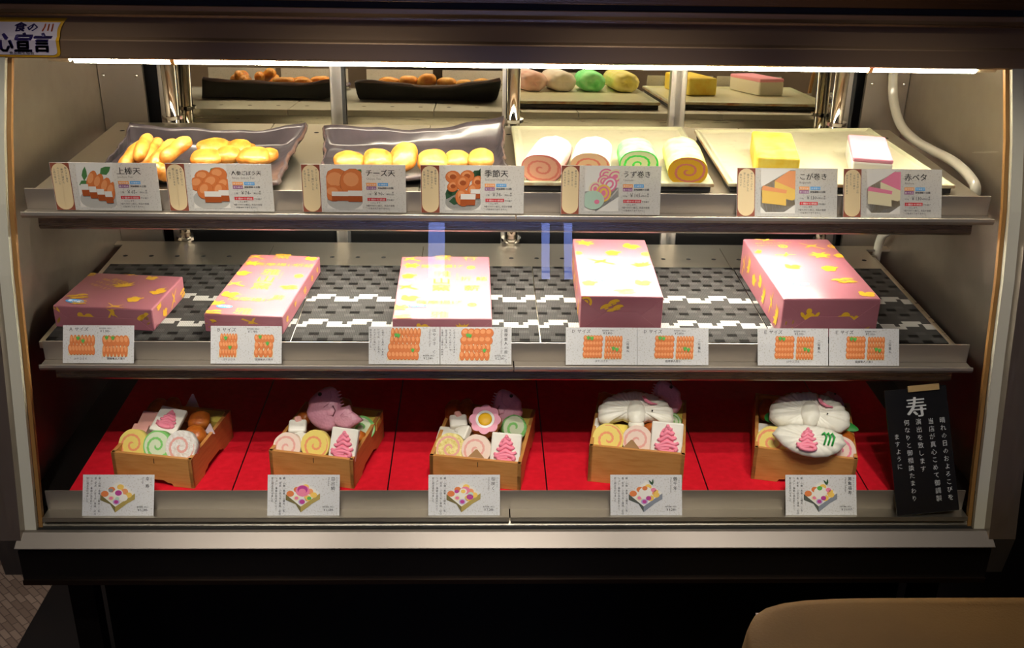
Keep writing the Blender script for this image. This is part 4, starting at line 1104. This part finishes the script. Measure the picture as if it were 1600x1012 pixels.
# box five
b5, zr = wooden_box('rightmost cedar box, filled by a large white crane', (1179.4, 698.6), (1341, 720.8), .159, .188, .0585, R(-13.5))
crane(1264, 655, zr+.022, .098, 30, -12, 'large white crane cake spread over the rightmost wooden box', True)
tc5 = thing('turtle_cake', 'white fan tailed cake with pink and green piping on rightmost wooden box', 'fish cake', at(1264, 690, zr+.020), (R(42), 0, R(-14)))
ol = [(-.047, .004), (-.040, .014), (-.026, .019), (-.008, .021), (.010, .021), (.026, .019), (.040, .013), (.046, .002), (.036, -.010), (.024, -.017), (.008, -.020), (-.008, -.019), (-.020, -.016), (-.032, -.010)]
o2 = []
for i in range(len(ol)):
    a_, b_ = ol[i], ol[(i+1) % len(ol)]
    for t in range(4): o2.append((1.22*(a_[0]+(b_[0]-a_[0])*t/4), 1.25*(a_[1]+(b_[1]-a_[1])*t/4)))
bd = fan(MB(), o2[::-1], (0, .002), .008, .004, 22, .0016)
bd.build('body', CRANE, tc5, smooth=True)
pp = MB(); pp.X = T(-.004, .000, .0115)
piping(pp, .040, .0012, 0, .0030); pp.X = Matrix.Identity(4)
pp.build('pink_blossom', PK, tc5, smooth=True)
gn = MB()
for k in range(3): gn.tube([(.018+.006*k, .010, .0125), (.021+.006*k, .013, .0150), (.025+.006*k, .008, .014), (.022+.006*k, -.006, .012)], .0016, 7)
gn.build('green_stem', M_('green stem paste', '#2fae4a'), tc5, smooth=True)
slice_(1206, 690, zr+.005, .0255, .015, 58, -12, YL, YL, OR, 'yellow slice with orange spiral left of the pink and green piping', -14)
slice_(1314, 705, zr+.004, .0240, .015, 58, -14, PEA, PEA, PK, 'white slice with pink spiral at the front right of rightmost wooden box', 14)
slab(1198, 670, zr-.001, .028, .030, .018, 10, -14, 'white block beside the left wing of the large crane', 0, False)
slab(1214, 640, zr+.008, .026, .030, .014, 30, -40, 'white piece behind the left wing of the large crane', 0, False, layer=PNK)
LEAF = mat('green leaf garnish', '#2c8a3a', .45)
for px, py, dz, yw, l in ((1214, 650, .008, 30, 'green leaf garnish left of the large crane'), (1318, 664, .006, -40, 'green leaf garnish right of the large crane')):
    mb = MB(); mb.inflate([(.026*math.cos(R(a)), .011*math.sin(R(a))*(1-.3*math.cos(R(a)))) for a in range(0, 360, 18)], .002, rings=4)
    tag(mb.build('garnish_leaf', LEAF, smooth=True, loc=at(px, py, zr+dz), rot=(R(25), 0, R(yw))), l, 'leaf', 'green leaves around the large crane')
slab(1292, 634, zr+.006, .026, .030, .014, 24, 10, 'yellow piece behind the right wing of the large crane', 0, False, YB, name='egg_cake_bar')
slab(1312, 645, zr-.001, .030, .040, .016, 4, -14, 'yellow egg cake bar at the back right of rightmost wooden box', 0, False, YB, name='egg_cake_bar')
fry(1250, 626, zr+.006, .030, .015, .012, -14, 15, 'orange fritter behind the large crane', seed=61)
fry(1198, 640, zr+.000, .014, .026, .012, -20, 8, 'dark fried stick at the left back of rightmost wooden box', seed=62)
bream(1300, 632, zr+.001, .040, 30, 8, 0, 'purple pink sea bream in the shade behind the large crane', mirror=True)
fry(1323, 686, zr-.003, .012, .018, .010, -10, 10, 'orange fritter by the right wall of rightmost wooden box', seed=63)

# ================================================================== PRICE CARDS
INK = mat('black ink', '#1c1a1a', .6); INKG = mat('grey ink', '#77706c', .6); INKB = mat('blue grey ink', '#4a4d5c', .6)
C_OR = mat('badge orange', '#f29a3c', .5); C_BL = mat('badge blue', '#4aa3e0', .5); C_PU = mat('badge purple', '#8c2f78', .5); C_RD = mat('badge red', '#c9242e', .5); C_WH = mat('badge white', '#f4f0ea', .5)
def card(name, label, pos, w_, h, lean, pap, group, yaw=0.):
    root = MB().box((-w_/2, 0, -.0006), (w_/2, h, 0)).build(name, pap, loc=pos, rot=(R(90-lean), 0, R(yaw)))
    return tag(root, label, 'price card', group)
E1, E2 = .00025, .00045
P_O = [mat('print orange', '#d9783c', .55), mat('print dark orange', '#a8501e', .55), mat('print light orange', '#ec9a60', .55), mat('print white', '#e8e2d8', .5), mat('print leaf', '#4d7f45', .55),
       mat('print dark leaf', '#2f5232', .55), mat('print plate shade', '#b8b4ac', .5), mat('print pink', '#e87f9c', .5), mat('print cream', '#e8d9b0', .5), mat('print yellow', '#edc05a', .5), mat('print board', '#a98d5c', .6),
       mat('print grey', '#8d8f90', .5), mat('print magenta', '#b5388c', .5), mat('print lilac', '#b9a4cf', .5), mat('print pale green', '#b9d3bd', .5), mat('print box gold', '#a8924a', .5), mat('print box shade', '#6f6334', .5), mat('print box grey', '#7f8590', .5), mat('print box dark', '#4c5148', .5), mat('print green', '#57b04a', .5)]
def fritter2(mb, x, y, rx, ry, rot=0, z=E2):
    mb.disc(x, y-.0004, rx*1.04, ry*1.04, z, 1, 14, rot); mb.disc(x, y, rx, ry, z+.00003, 0, 14, rot); mb.disc(x-rx*.15, y+ry*.25, rx*.6, ry*.5, z+.00006, 2, 12, rot)
def cut2(mb, x, y, w_, h, z=E2+.00012, sk=0):
    mb.flat([(x, y), (x+w_, y), (x+w_+sk, y+h), (x+sk, y+h)], z, 1); mb.flat([(x+sk*.55, y+h*.52), (x+w_+sk*.55, y+h*.52), (x+w_+sk, y+h), (x+sk, y+h)], z+.00003, 3)
def leaf2(mb, x, y, l, w_, rot, mi=4, z=E2-.0001):
    c_, s_ = math.cos(rot), math.sin(rot)
    mb.flat([(x+u*l*c_-v_*w_*s_, y+u*l*s_+v_*w_*c_) for u, v_ in ((0, 0), (.35, -.5), (.7, -.35), (1, 0), (.7, .35), (.35, .5))], z, mi)
def pic_sticks(mb, x, y, w_, h):
    leaf2(mb, x+.002, y+.034, .016, .010, .3); leaf2(mb, x+.010, y+.040, .022, .008, 1.4); leaf2(mb, x+w_*.65, y+h*.78, .02, .012, .6)
    mb.disc(x+w_*.55, y+.012, w_*.55, .016, E2-.00015, 6, 24)
    for k, (a, b) in enumerate(((.45, .62), (.62, .55), (.80, .46), (.95, .36))): fritter2(mb, x+w_*a-.003, y+h*b, .0068, .0165, -.35, E2+.0001*k)
    for k in range(4): cut2(mb, x+w_*(.10+.21*k), y+h*(.27-.055*k), .0105, .018, E2+.0006+.0001*k, -.001)
def pic_patties(mb, x, y, w_, h, n=7, g=0):
    mb.disc(x+w_*.5, y+.013, w_*.52, .016, E2-.00015, 6, 24)
    leaf2(mb, x+w_*.5, y+h*.82, .018, .010, .5); leaf2(mb, x+w_*.95, y+h*.35, .016, .008, 1.7)
    rnd = random.Random(n+g)
    for k, (a, b, r) in enumerate(((.75, .80, .0125), (.32, .74, .0120), (.15, .58, .0120), (.55, .60, .0140), (.88, .55, .0120), (.35, .42, .0130), (.75, .42, .0120))[:n]):
        fritter2(mb, x+w_*a, y+h*b, r, r*.86, .2*k, E2+.0001*k)
    cut2(mb, x+w_*.32, y+h*.14, .024, .017, E2+.0009); cut2(mb, x+w_*.72, y+h*.17, .016, .017, E2+.0008)
def pic_cheese(mb, x, y, w_, h):
    mb.disc(x+w_*.5, y+.014, w_*.52, .016, E2-.00015, 6, 24); leaf2(mb, x+w_*.85, y+h*.85, .012, .008, .4)
    fritter2(mb, x+w_*.30, y+h*.62, .0200, .0215, 0, E2); fritter2(mb, x+w_*.75, y+h*.62, .0190, .0215, 0, E2+.0001)
    fritter2(mb, x+w_*.20, y+h*.38, .0140, .012, 0, E2+.0002)
    cut2(mb, x+w_*.14, y+h*.20, .026, .014, E2+.0004, 0); cut2(mb, x+w_*.60, y+h*.18, .022, .017, E2+.0005, 0)
def pic_season(mb, x, y, w_, h):
    mb.disc(x+w_*.5, y+.013, w_*.52, .016, E2-.0002, 6, 24)
    for a, b, l, r in ((.02, .25, .02, 1.2), (.05, .4, .018, .2), (.70, .80, .024, .3), (.9, .75, .018, 1.), (.1, .2, .02, .1)): leaf2(mb, x+w_*a, y+h*b, l, .012, r, 5, E2-.0001)
    for k, (a, b, r) in enumerate(((.22, .78, .0110), (.62, .80, .0105), (.22, .56, .0090), (.50, .64, .0110), (.92, .66, .0100), (.80, .44, .0115), (.50, .30, .0130))):
        fritter2(mb, x+w_*a, y+h*b, r, r*.85, .3*k, E2+.0001*k); mb.disc(x+w_*a, y+h*b, r*.45, r*.35, E2+.00008+.0001*k, 1, 10)
    cut2(mb, x+w_*.42, y+h*.12, .022, .017, E2+.0009, .001); cut2(mb, x+w_*.72, y+h*.28, .014, .014, E2+.0008)
def pic_uzu(mb, x, y, w_, h):
    mb.flat([(x, y+.006), (x+w_*.35, y), (x+w_, y+h*.34), (x+w_, y+h*.55), (x, y+h*.45)], E2-.0002, 11)
    def sp(cx, cy, r, ca, cb, q, z):
        mb.disc(cx, cy, r, r*.88, z, ca, 18, q); mb.disc(cx, cy, r*.78, r*.66, z+.00003, cb, 18, q); mb.disc(cx, cy, r*.58, r*.48, z+.00006, ca, 16, q); mb.disc(cx, cy, r*.34, r*.26, z+.00009, cb, 14, q)
    for k, (a, b, r, ca, cb) in enumerate(((.62, .84, .0105, 7, 8), (.88, .80, .0125, 8, 7), (.55, .70, .010, 7, 8), (.72, .62, .0125, 7, 3), (.30, .52, .0105, 8, 7), (.55, .42, .0130, 9, 7))): sp(x+w_*a, y+h*b, r, ca, cb, .3*k, E2+.00015*k)
    mb.disc(x+w_*.25, y+h*.26, .0165, .0140, E2+.0011, 14, 22); mb.disc(x+w_*.36, y+h*.22, .004, .0034, E2+.00115, 7, 12)
def pic_blocks(mb, x, y, w_, h, ca, cb):
    mb.flat([(x, y+.010), (x+w_*.15, y+.002), (x+w_*.68, y+.002), (x+w_, y+h*.20), (x+w_, y+h), (x+w_*.85, y+h), (x, y+h*.60)], E2-.0002, 10)
    mb.flat([(x+w_*.40, y+h*.40), (x+w_*.92, y+h*.30), (x+w_, y+h*.34), (x+w_, y+h*.65), (x+w_*.40, y+h*.75)], E2, cb); mb.flat([(x+w_*.40, y+h*.75), (x+w_, y+h*.55), (x+w_, y+h*.98), (x+w_*.80, y+h*.98)], E2+.00005, ca)
    mb.flat([(x+w_*.04, y+h*.24), (x+w_*.74, y+h*.18), (x+w_*.74, y+h*.50), (x+w_*.04, y+h*.56)], E2+.0001, cb); mb.flat([(x+w_*.02, y+h*.54), (x+w_*.74, y+h*.46), (x+w_*.76, y+h*.54), (x+w_*.06, y+h*.64)], E2+.00015, ca)
ZH = '賞味期限４日間'
def upper_card(tl, br, lean, title, roma, price, piece, note, pic, label, ybot, flags=0):
    a = aty(tl[0], br[1], ybot); b = aty(br[0], br[1], ybot); w_ = (b-a).length; h = .0725
    pos = (a+b)/2; pos.z = Z1-.0283
    root = card('price_card', label, pos, w_, h, lean, PAPER, 'price cards on the upper shelf')
    x0 = -w_/2; k = w_/.158
    # note panel: brown corners and cream oblong
    nw = .0285*k; r = nw*.46
    npn = MB().flat([(x0+.0005, .0005), (x0+nw, .0005), (x0+nw, h-.0005), (x0+.0005, h-.0005)], E1, 0)
    ob = []
    for cx, cy, a0 in ((x0+nw-.001-r, .001+r, -90), (x0+nw-.001-r, h-.001-r, 0), (x0+.0015+r, h-.001-r, 90), (x0+.0015+r, .001+r, 180)):
        ob += [(cx+r*math.cos(R(a0+q)), cy+r*math.sin(R(a0+q))) for q in range(0, 91, 18)]
    npn.flat(ob, E2, 1)
    npn = npn.build('note_panel', [mat('note corner brown', '#8e4630', .55), mat('note cream', '#edd2a2', .55)], root)
    nt = MB()
    for q, col in enumerate(note): nt.text(col, x0+nw*(.80-.20*q), h-.007-.002*(q % 2), .0036*k, E2+.0001, 0, vert=True, step=1.12, align='c')
    nt.build('note_lettering', INKB, npn)
    px, pw = x0+.0375*k, .0540*k
    pm = MB()
    pm.flat([(px, .005), (px+pw, .005), (px+pw, h-.001), (px, h-.001)], E1, 3)
    pic(pm, px, .005, pw, h-.008)
    pm.v = [(min(max(x, px), px+pw), min(max(y, .0045), h-.001), z) for x, y, z in pm.v]
    pm.build('food_photo', P_O, root)
    tx = px+pw+.0065*k
    t = MB(); t.text(title, tx-.001, h-.0165, min(.0118, .045*k/len(title)), E1, 0, bold=.03)
    t.text(price, tx+.0105*k, .0262, .0078, E1, 0, sx=.85); t.text(piece, tx+.0005, .0268, .0032, E1, 0); t.text('／（税込）', tx+.0245*k, .0270, .0030, E1, 0)
    t.text('単品', tx+.0400*k, .0320, .0028, E1, 0, vert=True)
    t.text(ZH, tx+.0170*k, .0362, .0033, E1, 0, bold=.06)
    t.text('でお届け', tx+.0300*k, .0183, .0030, E1, 0); t.text('いたします。', tx+.0050, .0138, .0030, E1, 0)
    t.text('※盛り付けの器は、商品の金額', tx-.001, .0095, .00305, E1, 0); t.text('に含まれておりません。', tx+.002, .0052, .00305, E1, 0)
    t.build('black_lettering', INK, root)
    MB().text(roma, tx, h-.0225, .0044, E1, 0).build('roman_lettering', INKG, root)
    for (bx, by, bw, m, st, nm) in ((0, .0405, .0155, C_OR, '真空包装', 'badge'), (.0175*k, .0405, .0155, C_BL, '冷凍便可', 'badge'), (0, .0350, .0150, C_PU, '要冷蔵品', 'badge'), (.001, .0178, .0285, C_RD, '５個から袋詰', 'badge')):
        bo_ = MB().flat([(tx+bx, by), (tx+bx+bw*k, by), (tx+bx+bw*k, by+.0048), (tx+bx, by+.0048)], E1).build(nm, m, root)
        MB().text(st, tx+bx+bw*k/2, by+.0010, .0032, E1+.0001, 0, align='c', sx=1.05 if bw < .02 else 1.3).build('badge_lettering', C_WH, bo_)
    return root
N1 = ['魚のすり身を', '棒状に揚げた', 'ふっくらとした', '上品な味です']
N2 = ['人参とごぼうの', '風味が豊かで', '歯ごたえのある', '一品です']
N3 = ['クリームチーズを', '包んで揚げました', 'お子様にも', 'お酒にもどうぞ']
N4 = ['季節の野菜を', '練り込みました', '旬の味わいを', 'お楽しみ下さい']
N5 = ['鹿児島の伝統の', '巻かまぼこで', 'お祝いの席に', '欠かせません']
N6 = ['卵をたっぷりと', '焼き上げました', '甘くやさしい', '味わいです']
N7 = ['紅白のかまぼこは', 'お祝いの席の', '彩りとして', '好まれております']
upper_card((89, 252), (253, 328), 0, '上棒天', 'Jou-bou Ten', '￥65-', '１個', N1, pic_sticks, 'leftmost price card on the upper shelf, titled for the fried sticks', .111)
upper_card((266, 251), (429, 328), 0, '人参ごぼう天', 'Ninjin Gobou Ten', '￥74-', '１個', N2, lambda *a: pic_patties(*a), 'price card with photo of coral patties below the left tray', .111)
upper_card((474, 256), (635, 331), 2, 'チーズ天', 'Cheese Ten', '￥90-', '１個', N3, pic_cheese, 'price card with two big round fritters below the cheese fritters', .1105)
upper_card((658, 255), (818, 331), 3, '季節天', 'Seasonal Change Ten', '￥74-', '１個', N4, pic_season, 'price card with dark fritters and leaves below the right dark tray', .1105)
upper_card((876, 257), (1031, 332), 12, 'うず巻き', 'Uzumaki', '￥105-', '100g', N5, pic_uzu, 'price card with pink spiral rolls below the cream tray', .109)
upper_card((1151, 261), (1308, 336), 22, 'こが巻き', 'Kogamaki', '￥130-', '100g', N6, lambda mb, x, y, w_, h: pic_blocks(mb, x, y, w_, h, 2, 9), 'price card with yellow blocks below the right cream tray', .105)
upper_card((1317, 262), (1471, 338), 22, '赤ベタ', 'Akabeta', '￥130-', '100g', N7, lambda mb, x, y, w_, h: pic_blocks(mb, x, y, w_, h, 7, 8), 'rightmost price card on the upper shelf, with pink topped blocks', .105)

def pack(mb, x, y, w_, h, rows, z=E2, sk=.002, leaves=((.2, .8), (.7, .35))):
    """rows: list of (number, 'v' or 'h') from the back"""
    n = len(rows); mb.flat([(x-.001, y-.002), (x+w_+.001, y-.002), (x+w_+sk, y+h), (x+sk, y+h)], z-.0001, 8)
    for r, (cnt, kind) in enumerate(rows):
        yy = y+h*(1-(r+.5)/n); s0 = sk*(1-(r+.5)/n)
        for q in range(cnt):
            cx = x+s0+w_*(q+.5)/cnt
            if kind == 'v': fritter2(mb, cx, yy, w_/cnt*.52, h/n*.62, 0, z+.00012*r)
            else: fritter2(mb, cx, yy, w_/cnt*.72, h/n*.58, .2, z+.00012*r+.000012*q)
    for a, b in leaves:
        for k in range(3): leaf2(mb, x+sk*.5+w_*a+(k-1)*.0012, y+h*b, .0075, .0028, R(55+35*k), 19, z+.0011+.00002*k)
def low_card(tl, br, label, ybot, fill, lean=25, hh=.0580, zb_=None, grp='price cards on the lower shelf', name='price_card'):
    a = aty(tl[0], br[1], ybot); b = aty(br[0], br[1], ybot)
    pos = (a+b)/2; pos.z = zb_
    w_ = (b-a).length
    root = card(name, label, pos, w_, hh, lean, PAPER_L, grp)
    fill(root, w_, hh)
    return root
def two_pic(size, price, n1, n2, r1, r2):
    def f(root, w_, h):
        pm = MB(); pack(pm, -w_/2+.009, .014, .038, .028, r1, leaves=((.35, .75), (.55, .6))); pack(pm, .006, .012, .038, .030, r2, leaves=((.15, .8), (.4, .78)))
        pm.build('food_photo', P_O, root)
        t = MB(); t.text(size, -w_/2+.0085, h-.0085, .0068, E1, sx=1.05); t.text('販売価格（税込）', w_*.01, h-.0055, .0026, E1, align='l'); t.text(price, w_*.015, h-.0105, .0054, E1, sx=.85)
        t.text(n1, -w_/2+.027, .0055, .0040, E1, align='c'); t.text(n2, w_/2-.027, .0055, .0040, E1, align='c')
        t.build('black_lettering', INK, root)
    return f
def two_tall(size, price, n1, n2):
    def f(root, w_, h):
        pm = MB(); pack(pm, -w_/2+.013, .0115, .026, .034, [(6, 'v'), (6, 'h'), (6, 'v')], leaves=((.35, .72), (.6, .3))); pack(pm, .012, .0115, .028, .033, [(6, 'h'), (4, 'v'), (4, 'v')], leaves=((.3, .8), (.7, .5)))
        pm.build('food_photo', P_O, root)
        t = MB(); t.text(size, -w_/2+.0085, h-.0085, .0068, E1, sx=1.05); t.text('販売価格（税込）', w_*.01, h-.0055, .0026, E1); t.text(price, w_*.015, h-.0105, .0054, E1, sx=.85)
        t.text(n1, -w_/2+.028, .0050, .0040, E1, align='c'); t.text(n2, w_/2-.027, .0050, .0040, E1, align='c')
        t.build('black_lettering', INK, root)
    return f
def tall_set(name, size, roma, price, desc, rows):
    def f(root, w_, h):
        pm = MB(); pack(pm, -w_/2+.029, .008, .046, .047, rows, sk=.006, leaves=((.30, .70), (.78, .22), (.22, .72)))
        pm.build('food_photo', P_O, root)
        t = MB(); t.text(name+size, w_/2-.0085, h-.003, .0058, E1, vert=True, step=1.15)
        t.text('販売価格（税込）', w_/2-.026, .0125, .0024, E1); t.text(price, w_/2-.026, .0075, .0054, E1, sx=.85)
        for q, col in enumerate(desc): t.text(col, -w_/2+.0215-.0062*q, h-.004, .0034, E1, vert=True, step=1.1)
        t.build('black_lettering', INK, root)
        X = T(w_/2-.0165, h-.004, 0, rz=-PI/2); MB().text(roma, 0, 0, .0040, E1, X=X).build('roman_lettering', INKG, root)
    return f
def two_tier(size, price, n1):
    def f(root, w_, h):
        pm = MB(); pack(pm, -w_/2+.027, .0115, .028, .034, [(6, 'h')]*4, leaves=((.25, .8), (.45, .78))); pack(pm, -w_/2+.0595, .0105, .027, .034, [(6, 'v')]*4, leaves=((.5, .35), (.7, .3)))
        pm.build('food_photo', P_O, root)
        t = MB(); t.text(size, -w_/2+.0085, h-.0085, .0068, E1, sx=1.05); t.text('販売価格（税込）', w_*.01, h-.0055, .0026, E1); t.text(price, w_*.015, h-.0105, .0054, E1, sx=.85)
        t.text(n1, 0, .0045, .0042, E1, align='c'); t.text('二段重ね', w_/2-.0145, .040, .0046, E1, vert=True, step=1.2)
        t.build('black_lettering', INK, root)
    return f
YL2, ZL2 = .0730, Z2-.0283
HH = 'はやぶさ'; SA = '薩摩隼人の風'
D1 = ['上棒天、上角天、人参天、', 'ごぼう天、さつま芋天、', 'それぞれの味わいを', '詰め合わせました']
low_card((98, 492), (209, 567), 'price card reading A size in front of the small crosswise box', YL2, two_pic('Ａ サイズ', '￥1,380-', HH+'Ａ', SA+'Ａ', [(7, 'v'), (8, 'h')], [(6, 'h'), (7, 'v')]), zb_=ZL2)
low_card((329, 495), (440, 568), 'price card reading B size in front of second gift box', YL2, two_tall('Ｂ サイズ', '￥1,980-', HH+'Ｂ', SA+'Ｂ'), zb_=ZL2)
low_card((576, 496), (687, 568), 'left card of the pair before the middle gift box', YL2, tall_set(HH, '　Ｃ', 'Hayabusa C Size', '￥2,580-', D1, [(8, 'v'), (7, 'v'), (8, 'h'), (8, 'h')]), zb_=ZL2)
low_card((688, 496), (799, 570), 'right card of the pair before the middle gift box', YL2, tall_set(SA, '　Ｃ', 'Satsuma Hayato C Size', '￥2,580-', D1[1:]+D1[:1], [(5, 'h'), (5, 'h'), (7, 'v'), (6, 'v')]), zb_=ZL2)
low_card((884, 496), (995.5, 569), 'left of the two D size cards before the tall gift box', YL2, two_tier('Ｄ サイズ', '￥3,800-', HH+'Ｄ'), zb_=ZL2)
low_card((996, 496), (1107, 569), 'right of the two D size cards, partly past the tall gift box', YL2, two_tier('Ｄ サイズ', '￥3,800-', '薩摩隼人風Ｄ'), zb_=ZL2)
low_card((1184, 497), (1294, 570), 'left of the two E size cards before the rightmost gift box', YL2, two_tier('Ｅ サイズ', '￥5,000-', HH+'Ｅ'), zb_=ZL2)
low_card((1295.5, 497), (1405, 570), 'right of the two E size cards, at the shelf right end', YL2, two_tier('Ｅ サイズ', '￥5,000-', SA+'Ｅ'), zb_=ZL2)

def bento_pic(pm, cx, cy, s, kind):
    ca, cb = (17, 18) if kind in (3, 4) else (15, 16)
    L, B_, Rr, Tp = (cx-s, cy+.0*s), (cx-.12*s, cy-.72*s), (cx+s, cy+.05*s), (cx+.05*s, cy+.75*s)
    d = .34*s
    pm.flat([L, B_, Rr, Tp], E1, 3)
    pm.flat([(L[0], L[1]-d), (B_[0]-.3*s, B_[1]-d*.6+.35*s), (B_[0], B_[1]-d), B_, L], E2, cb); pm.flat([(B_[0], B_[1]-d), (Rr[0]-.45*s, Rr[1]-d*.8-.32*s), (Rr[0], Rr[1]-d), Rr, B_], E2, ca)
    def q(u, v_): # box coordinates -> card
        return (L[0]+(B_[0]-L[0])*u+(Tp[0]-L[0])*v_, L[1]+(B_[1]-L[1])*u+(Tp[1]-L[1])*v_)
    def dd(u, v_, r, ci, z=0.): x, y = q(u, v_); pm.disc(x, y, r*s, r*s*.8, E2+.00005+z, ci, 16)
    for u, v_, r, ci in ((.12, .15, .22, 0), (.15, .5, .2, 0), (.3, .85, .2, 9), (.85, .5, .22, 9), (.62, .8, .22, 2), (.9, .8, .2, 9), (.8, .25, .26, 3), (.5, .2, .24, 3)): dd(u, v_, r, ci)
    for u, v_, r, ci, z in ((.82, .2, .20, 13, .0001), (.82, .2, .13, 12, .00013), (.5, .18, .19, 8, .0001), (.5, .18, .12, 7, .00013)): dd(u, v_, r, ci, z)
    if kind == 0:
        dd(.5, .55, .30, 3, .00015); dd(.5, .58, .20, 12, .0002); dd(.85, .55, .26, 3, .00016); dd(.15, .45, .14, 11, .0002); dd(.7, .35, .12, 14, .0002)
    elif kind == 1:
        dd(.38, .62, .42, 7, .00015); dd(.32, .66, .30, 12, .0002); dd(.40, .58, .22, 7, .00024); dd(.9, .55, .13, 19, .0002); dd(.84, .22, .16, 12, .00022)
    elif kind == 2:
        dd(.42, .70, .28, 7, .00015); dd(.40, .60, .22, 3, .0002); dd(.40, .60, .14, 9, .00024); dd(.75, .72, .16, 14, .0002); dd(.85, .6, .2, 12, .0002); dd(.2, .4, .13, 12, .0002)
    else:
        dd(.45, .58, .40, 3, .00015); dd(.55, .45, .30, 3, .00018); dd(.8, .45, .16, 12, .00022); dd(.25, .7, .16, 19 if kind == 4 else 0, .0002); dd(.6, .9, .16, 7, .0002); dd(.75, .92, .14, 9, .0002)
        x, y = q(.35, 1.05); leaf2(pm, x, y, .010, .003, 2.2, 5, E2+.0003); leaf2(pm, x, y, .010, .003, 1.5, 5, E2+.0003)
def bento_card(name, kana, roma, price, desc, kind):
    def f(root, w_, h):
        pm = MB(); bento_pic(pm, -.001, .033, .0265, kind); pm.build('food_photo', P_O, root)
        t = MB(); t.text(name, w_/2-.0105, h-.0035, .0066 if len(name) < 4 else .0064, E1, vert=True, step=1.12 if len(name) > 2 else 1.7)
        t.text(kana, w_/2-.0045, h-.004, .0026, E1, vert=True, step=1.3)
        t.text('販売価格（税込）', w_/2-.026, .0125, .0024, E1); t.text(price, w_/2-.0255, .0070, .0056, E1, sx=.85)
        for q, col in enumerate(desc): t.text(col, -w_/2+.0255-.0060*q, h-.004, .0036, E1, vert=True, step=1.08)
        t.build('black_lettering', INK, root)
        X = T(w_/2-.0185, h-.004, 0, rz=-PI/2); MB().text(roma, 0, 0, .0042, E1, X=X).build('roman_lettering', INKG, root)
    return f
D2 = ['鯛、小鯛、寿巻、上棒天、二色', '巻、花天、ごぼう天、厚焼、紅白', 'つぶし、季節の品を彩りよく', '折に詰め合わせました']
ZL3, YL3 = .6668, -.0150
G3 = 'price cards along the bottom ledge'
for tl, br, nm, kn, ro, pr_, kd, lb in (((127, 725), (239, 799), '幸寿', 'こうじゅ', 'Kouju', '￥5,288-', 0, 'card before the leftmost wooden box, picturing a box of slices'),
                                        ((417, 727), (530, 801), '目出鯛', 'めでたい', 'Medetai', '￥6,688-', 1, 'card before the wooden box with the whole pink fish'),
                                        ((669, 728), (781, 801), '桜咲く', 'さくらさく', 'Sakura Saku', '￥7,288-', 2, 'card before the wooden box with the flower cake'),
                                        ((954, 728), (1066, 802), '鶴千年', 'つるせんねん', 'Tsuru Sennen', '￥8,288-', 3, 'card before the tall wooden box with the white crane'),
                                        ((1228, 729), (1339, 803), '萬亀福寿', 'まんきふくじゅ', 'Manki Fukuju', '￥10,007-', 4, 'card before the rightmost wooden box, picturing a white crane')):
    low_card(tl, br, lb, YL3, bento_card(nm, kn, ro, pr_, D2, kd), 28, .0630, ZL3, G3)

# ------------------------------------------------------------------ black sign with brush writing
SB = mat('black lacquer board', '#17171a', .25, coat=.3); CHK = mat('chalk white brush', '#c9c8c6', .7)
pb = aty(1450, 806, -.0165); pb.z = .6712
a_, b_ = aty(1400, 808, -.0165), aty(1500, 806, -.0165)
sw, sh = (b_-a_).length*.985, .198
sg = MB().rbox((-sw/2, 0, -.004), (sw/2, sh, 0), .0008, 1).build('black_sign', SB, loc=pb, rot=Euler((R(90-27), R(0), R(1))).to_matrix().to_4x4().__matmul__(Matrix.Rotation(R(5), 4, 'Z')).to_euler())
tag(sg, 'black sign board with white brush writing leaning at right end of ledge', 'sign')
t = MB()
t.text('寿', -.002, sh-.043, .034, .0003, 0, align='c', skew=-.05, bold=.05)
for st, x, y, s in (('晴れの日のおよろこびを', .038, sh-.050, .0100), ('当店が真心こめて御調製', .019, sh-.050, .0100), ('演出を致します', -.001, sh-.049, .0102), ('何なりと御相談たまわり', -.020, sh-.049, .0098), ('ますように', -.038, sh-.070, .0096)):
    t.text(st, x, y, s, .0003, 0, vert=True, step=1.22, sx=.95)
t.build('white_writing', CHK, sg)
ws = MB().rbox((-.0255, sh-.006, .0004), (.0255, sh+.004, .0034), .0008, 2)
ws.v = [(x+.012, y, z) for x, y, z in ws.v]
wso = ws.build('wood_strip', mat('pale wood strip', '#b0905e', .5), sg)
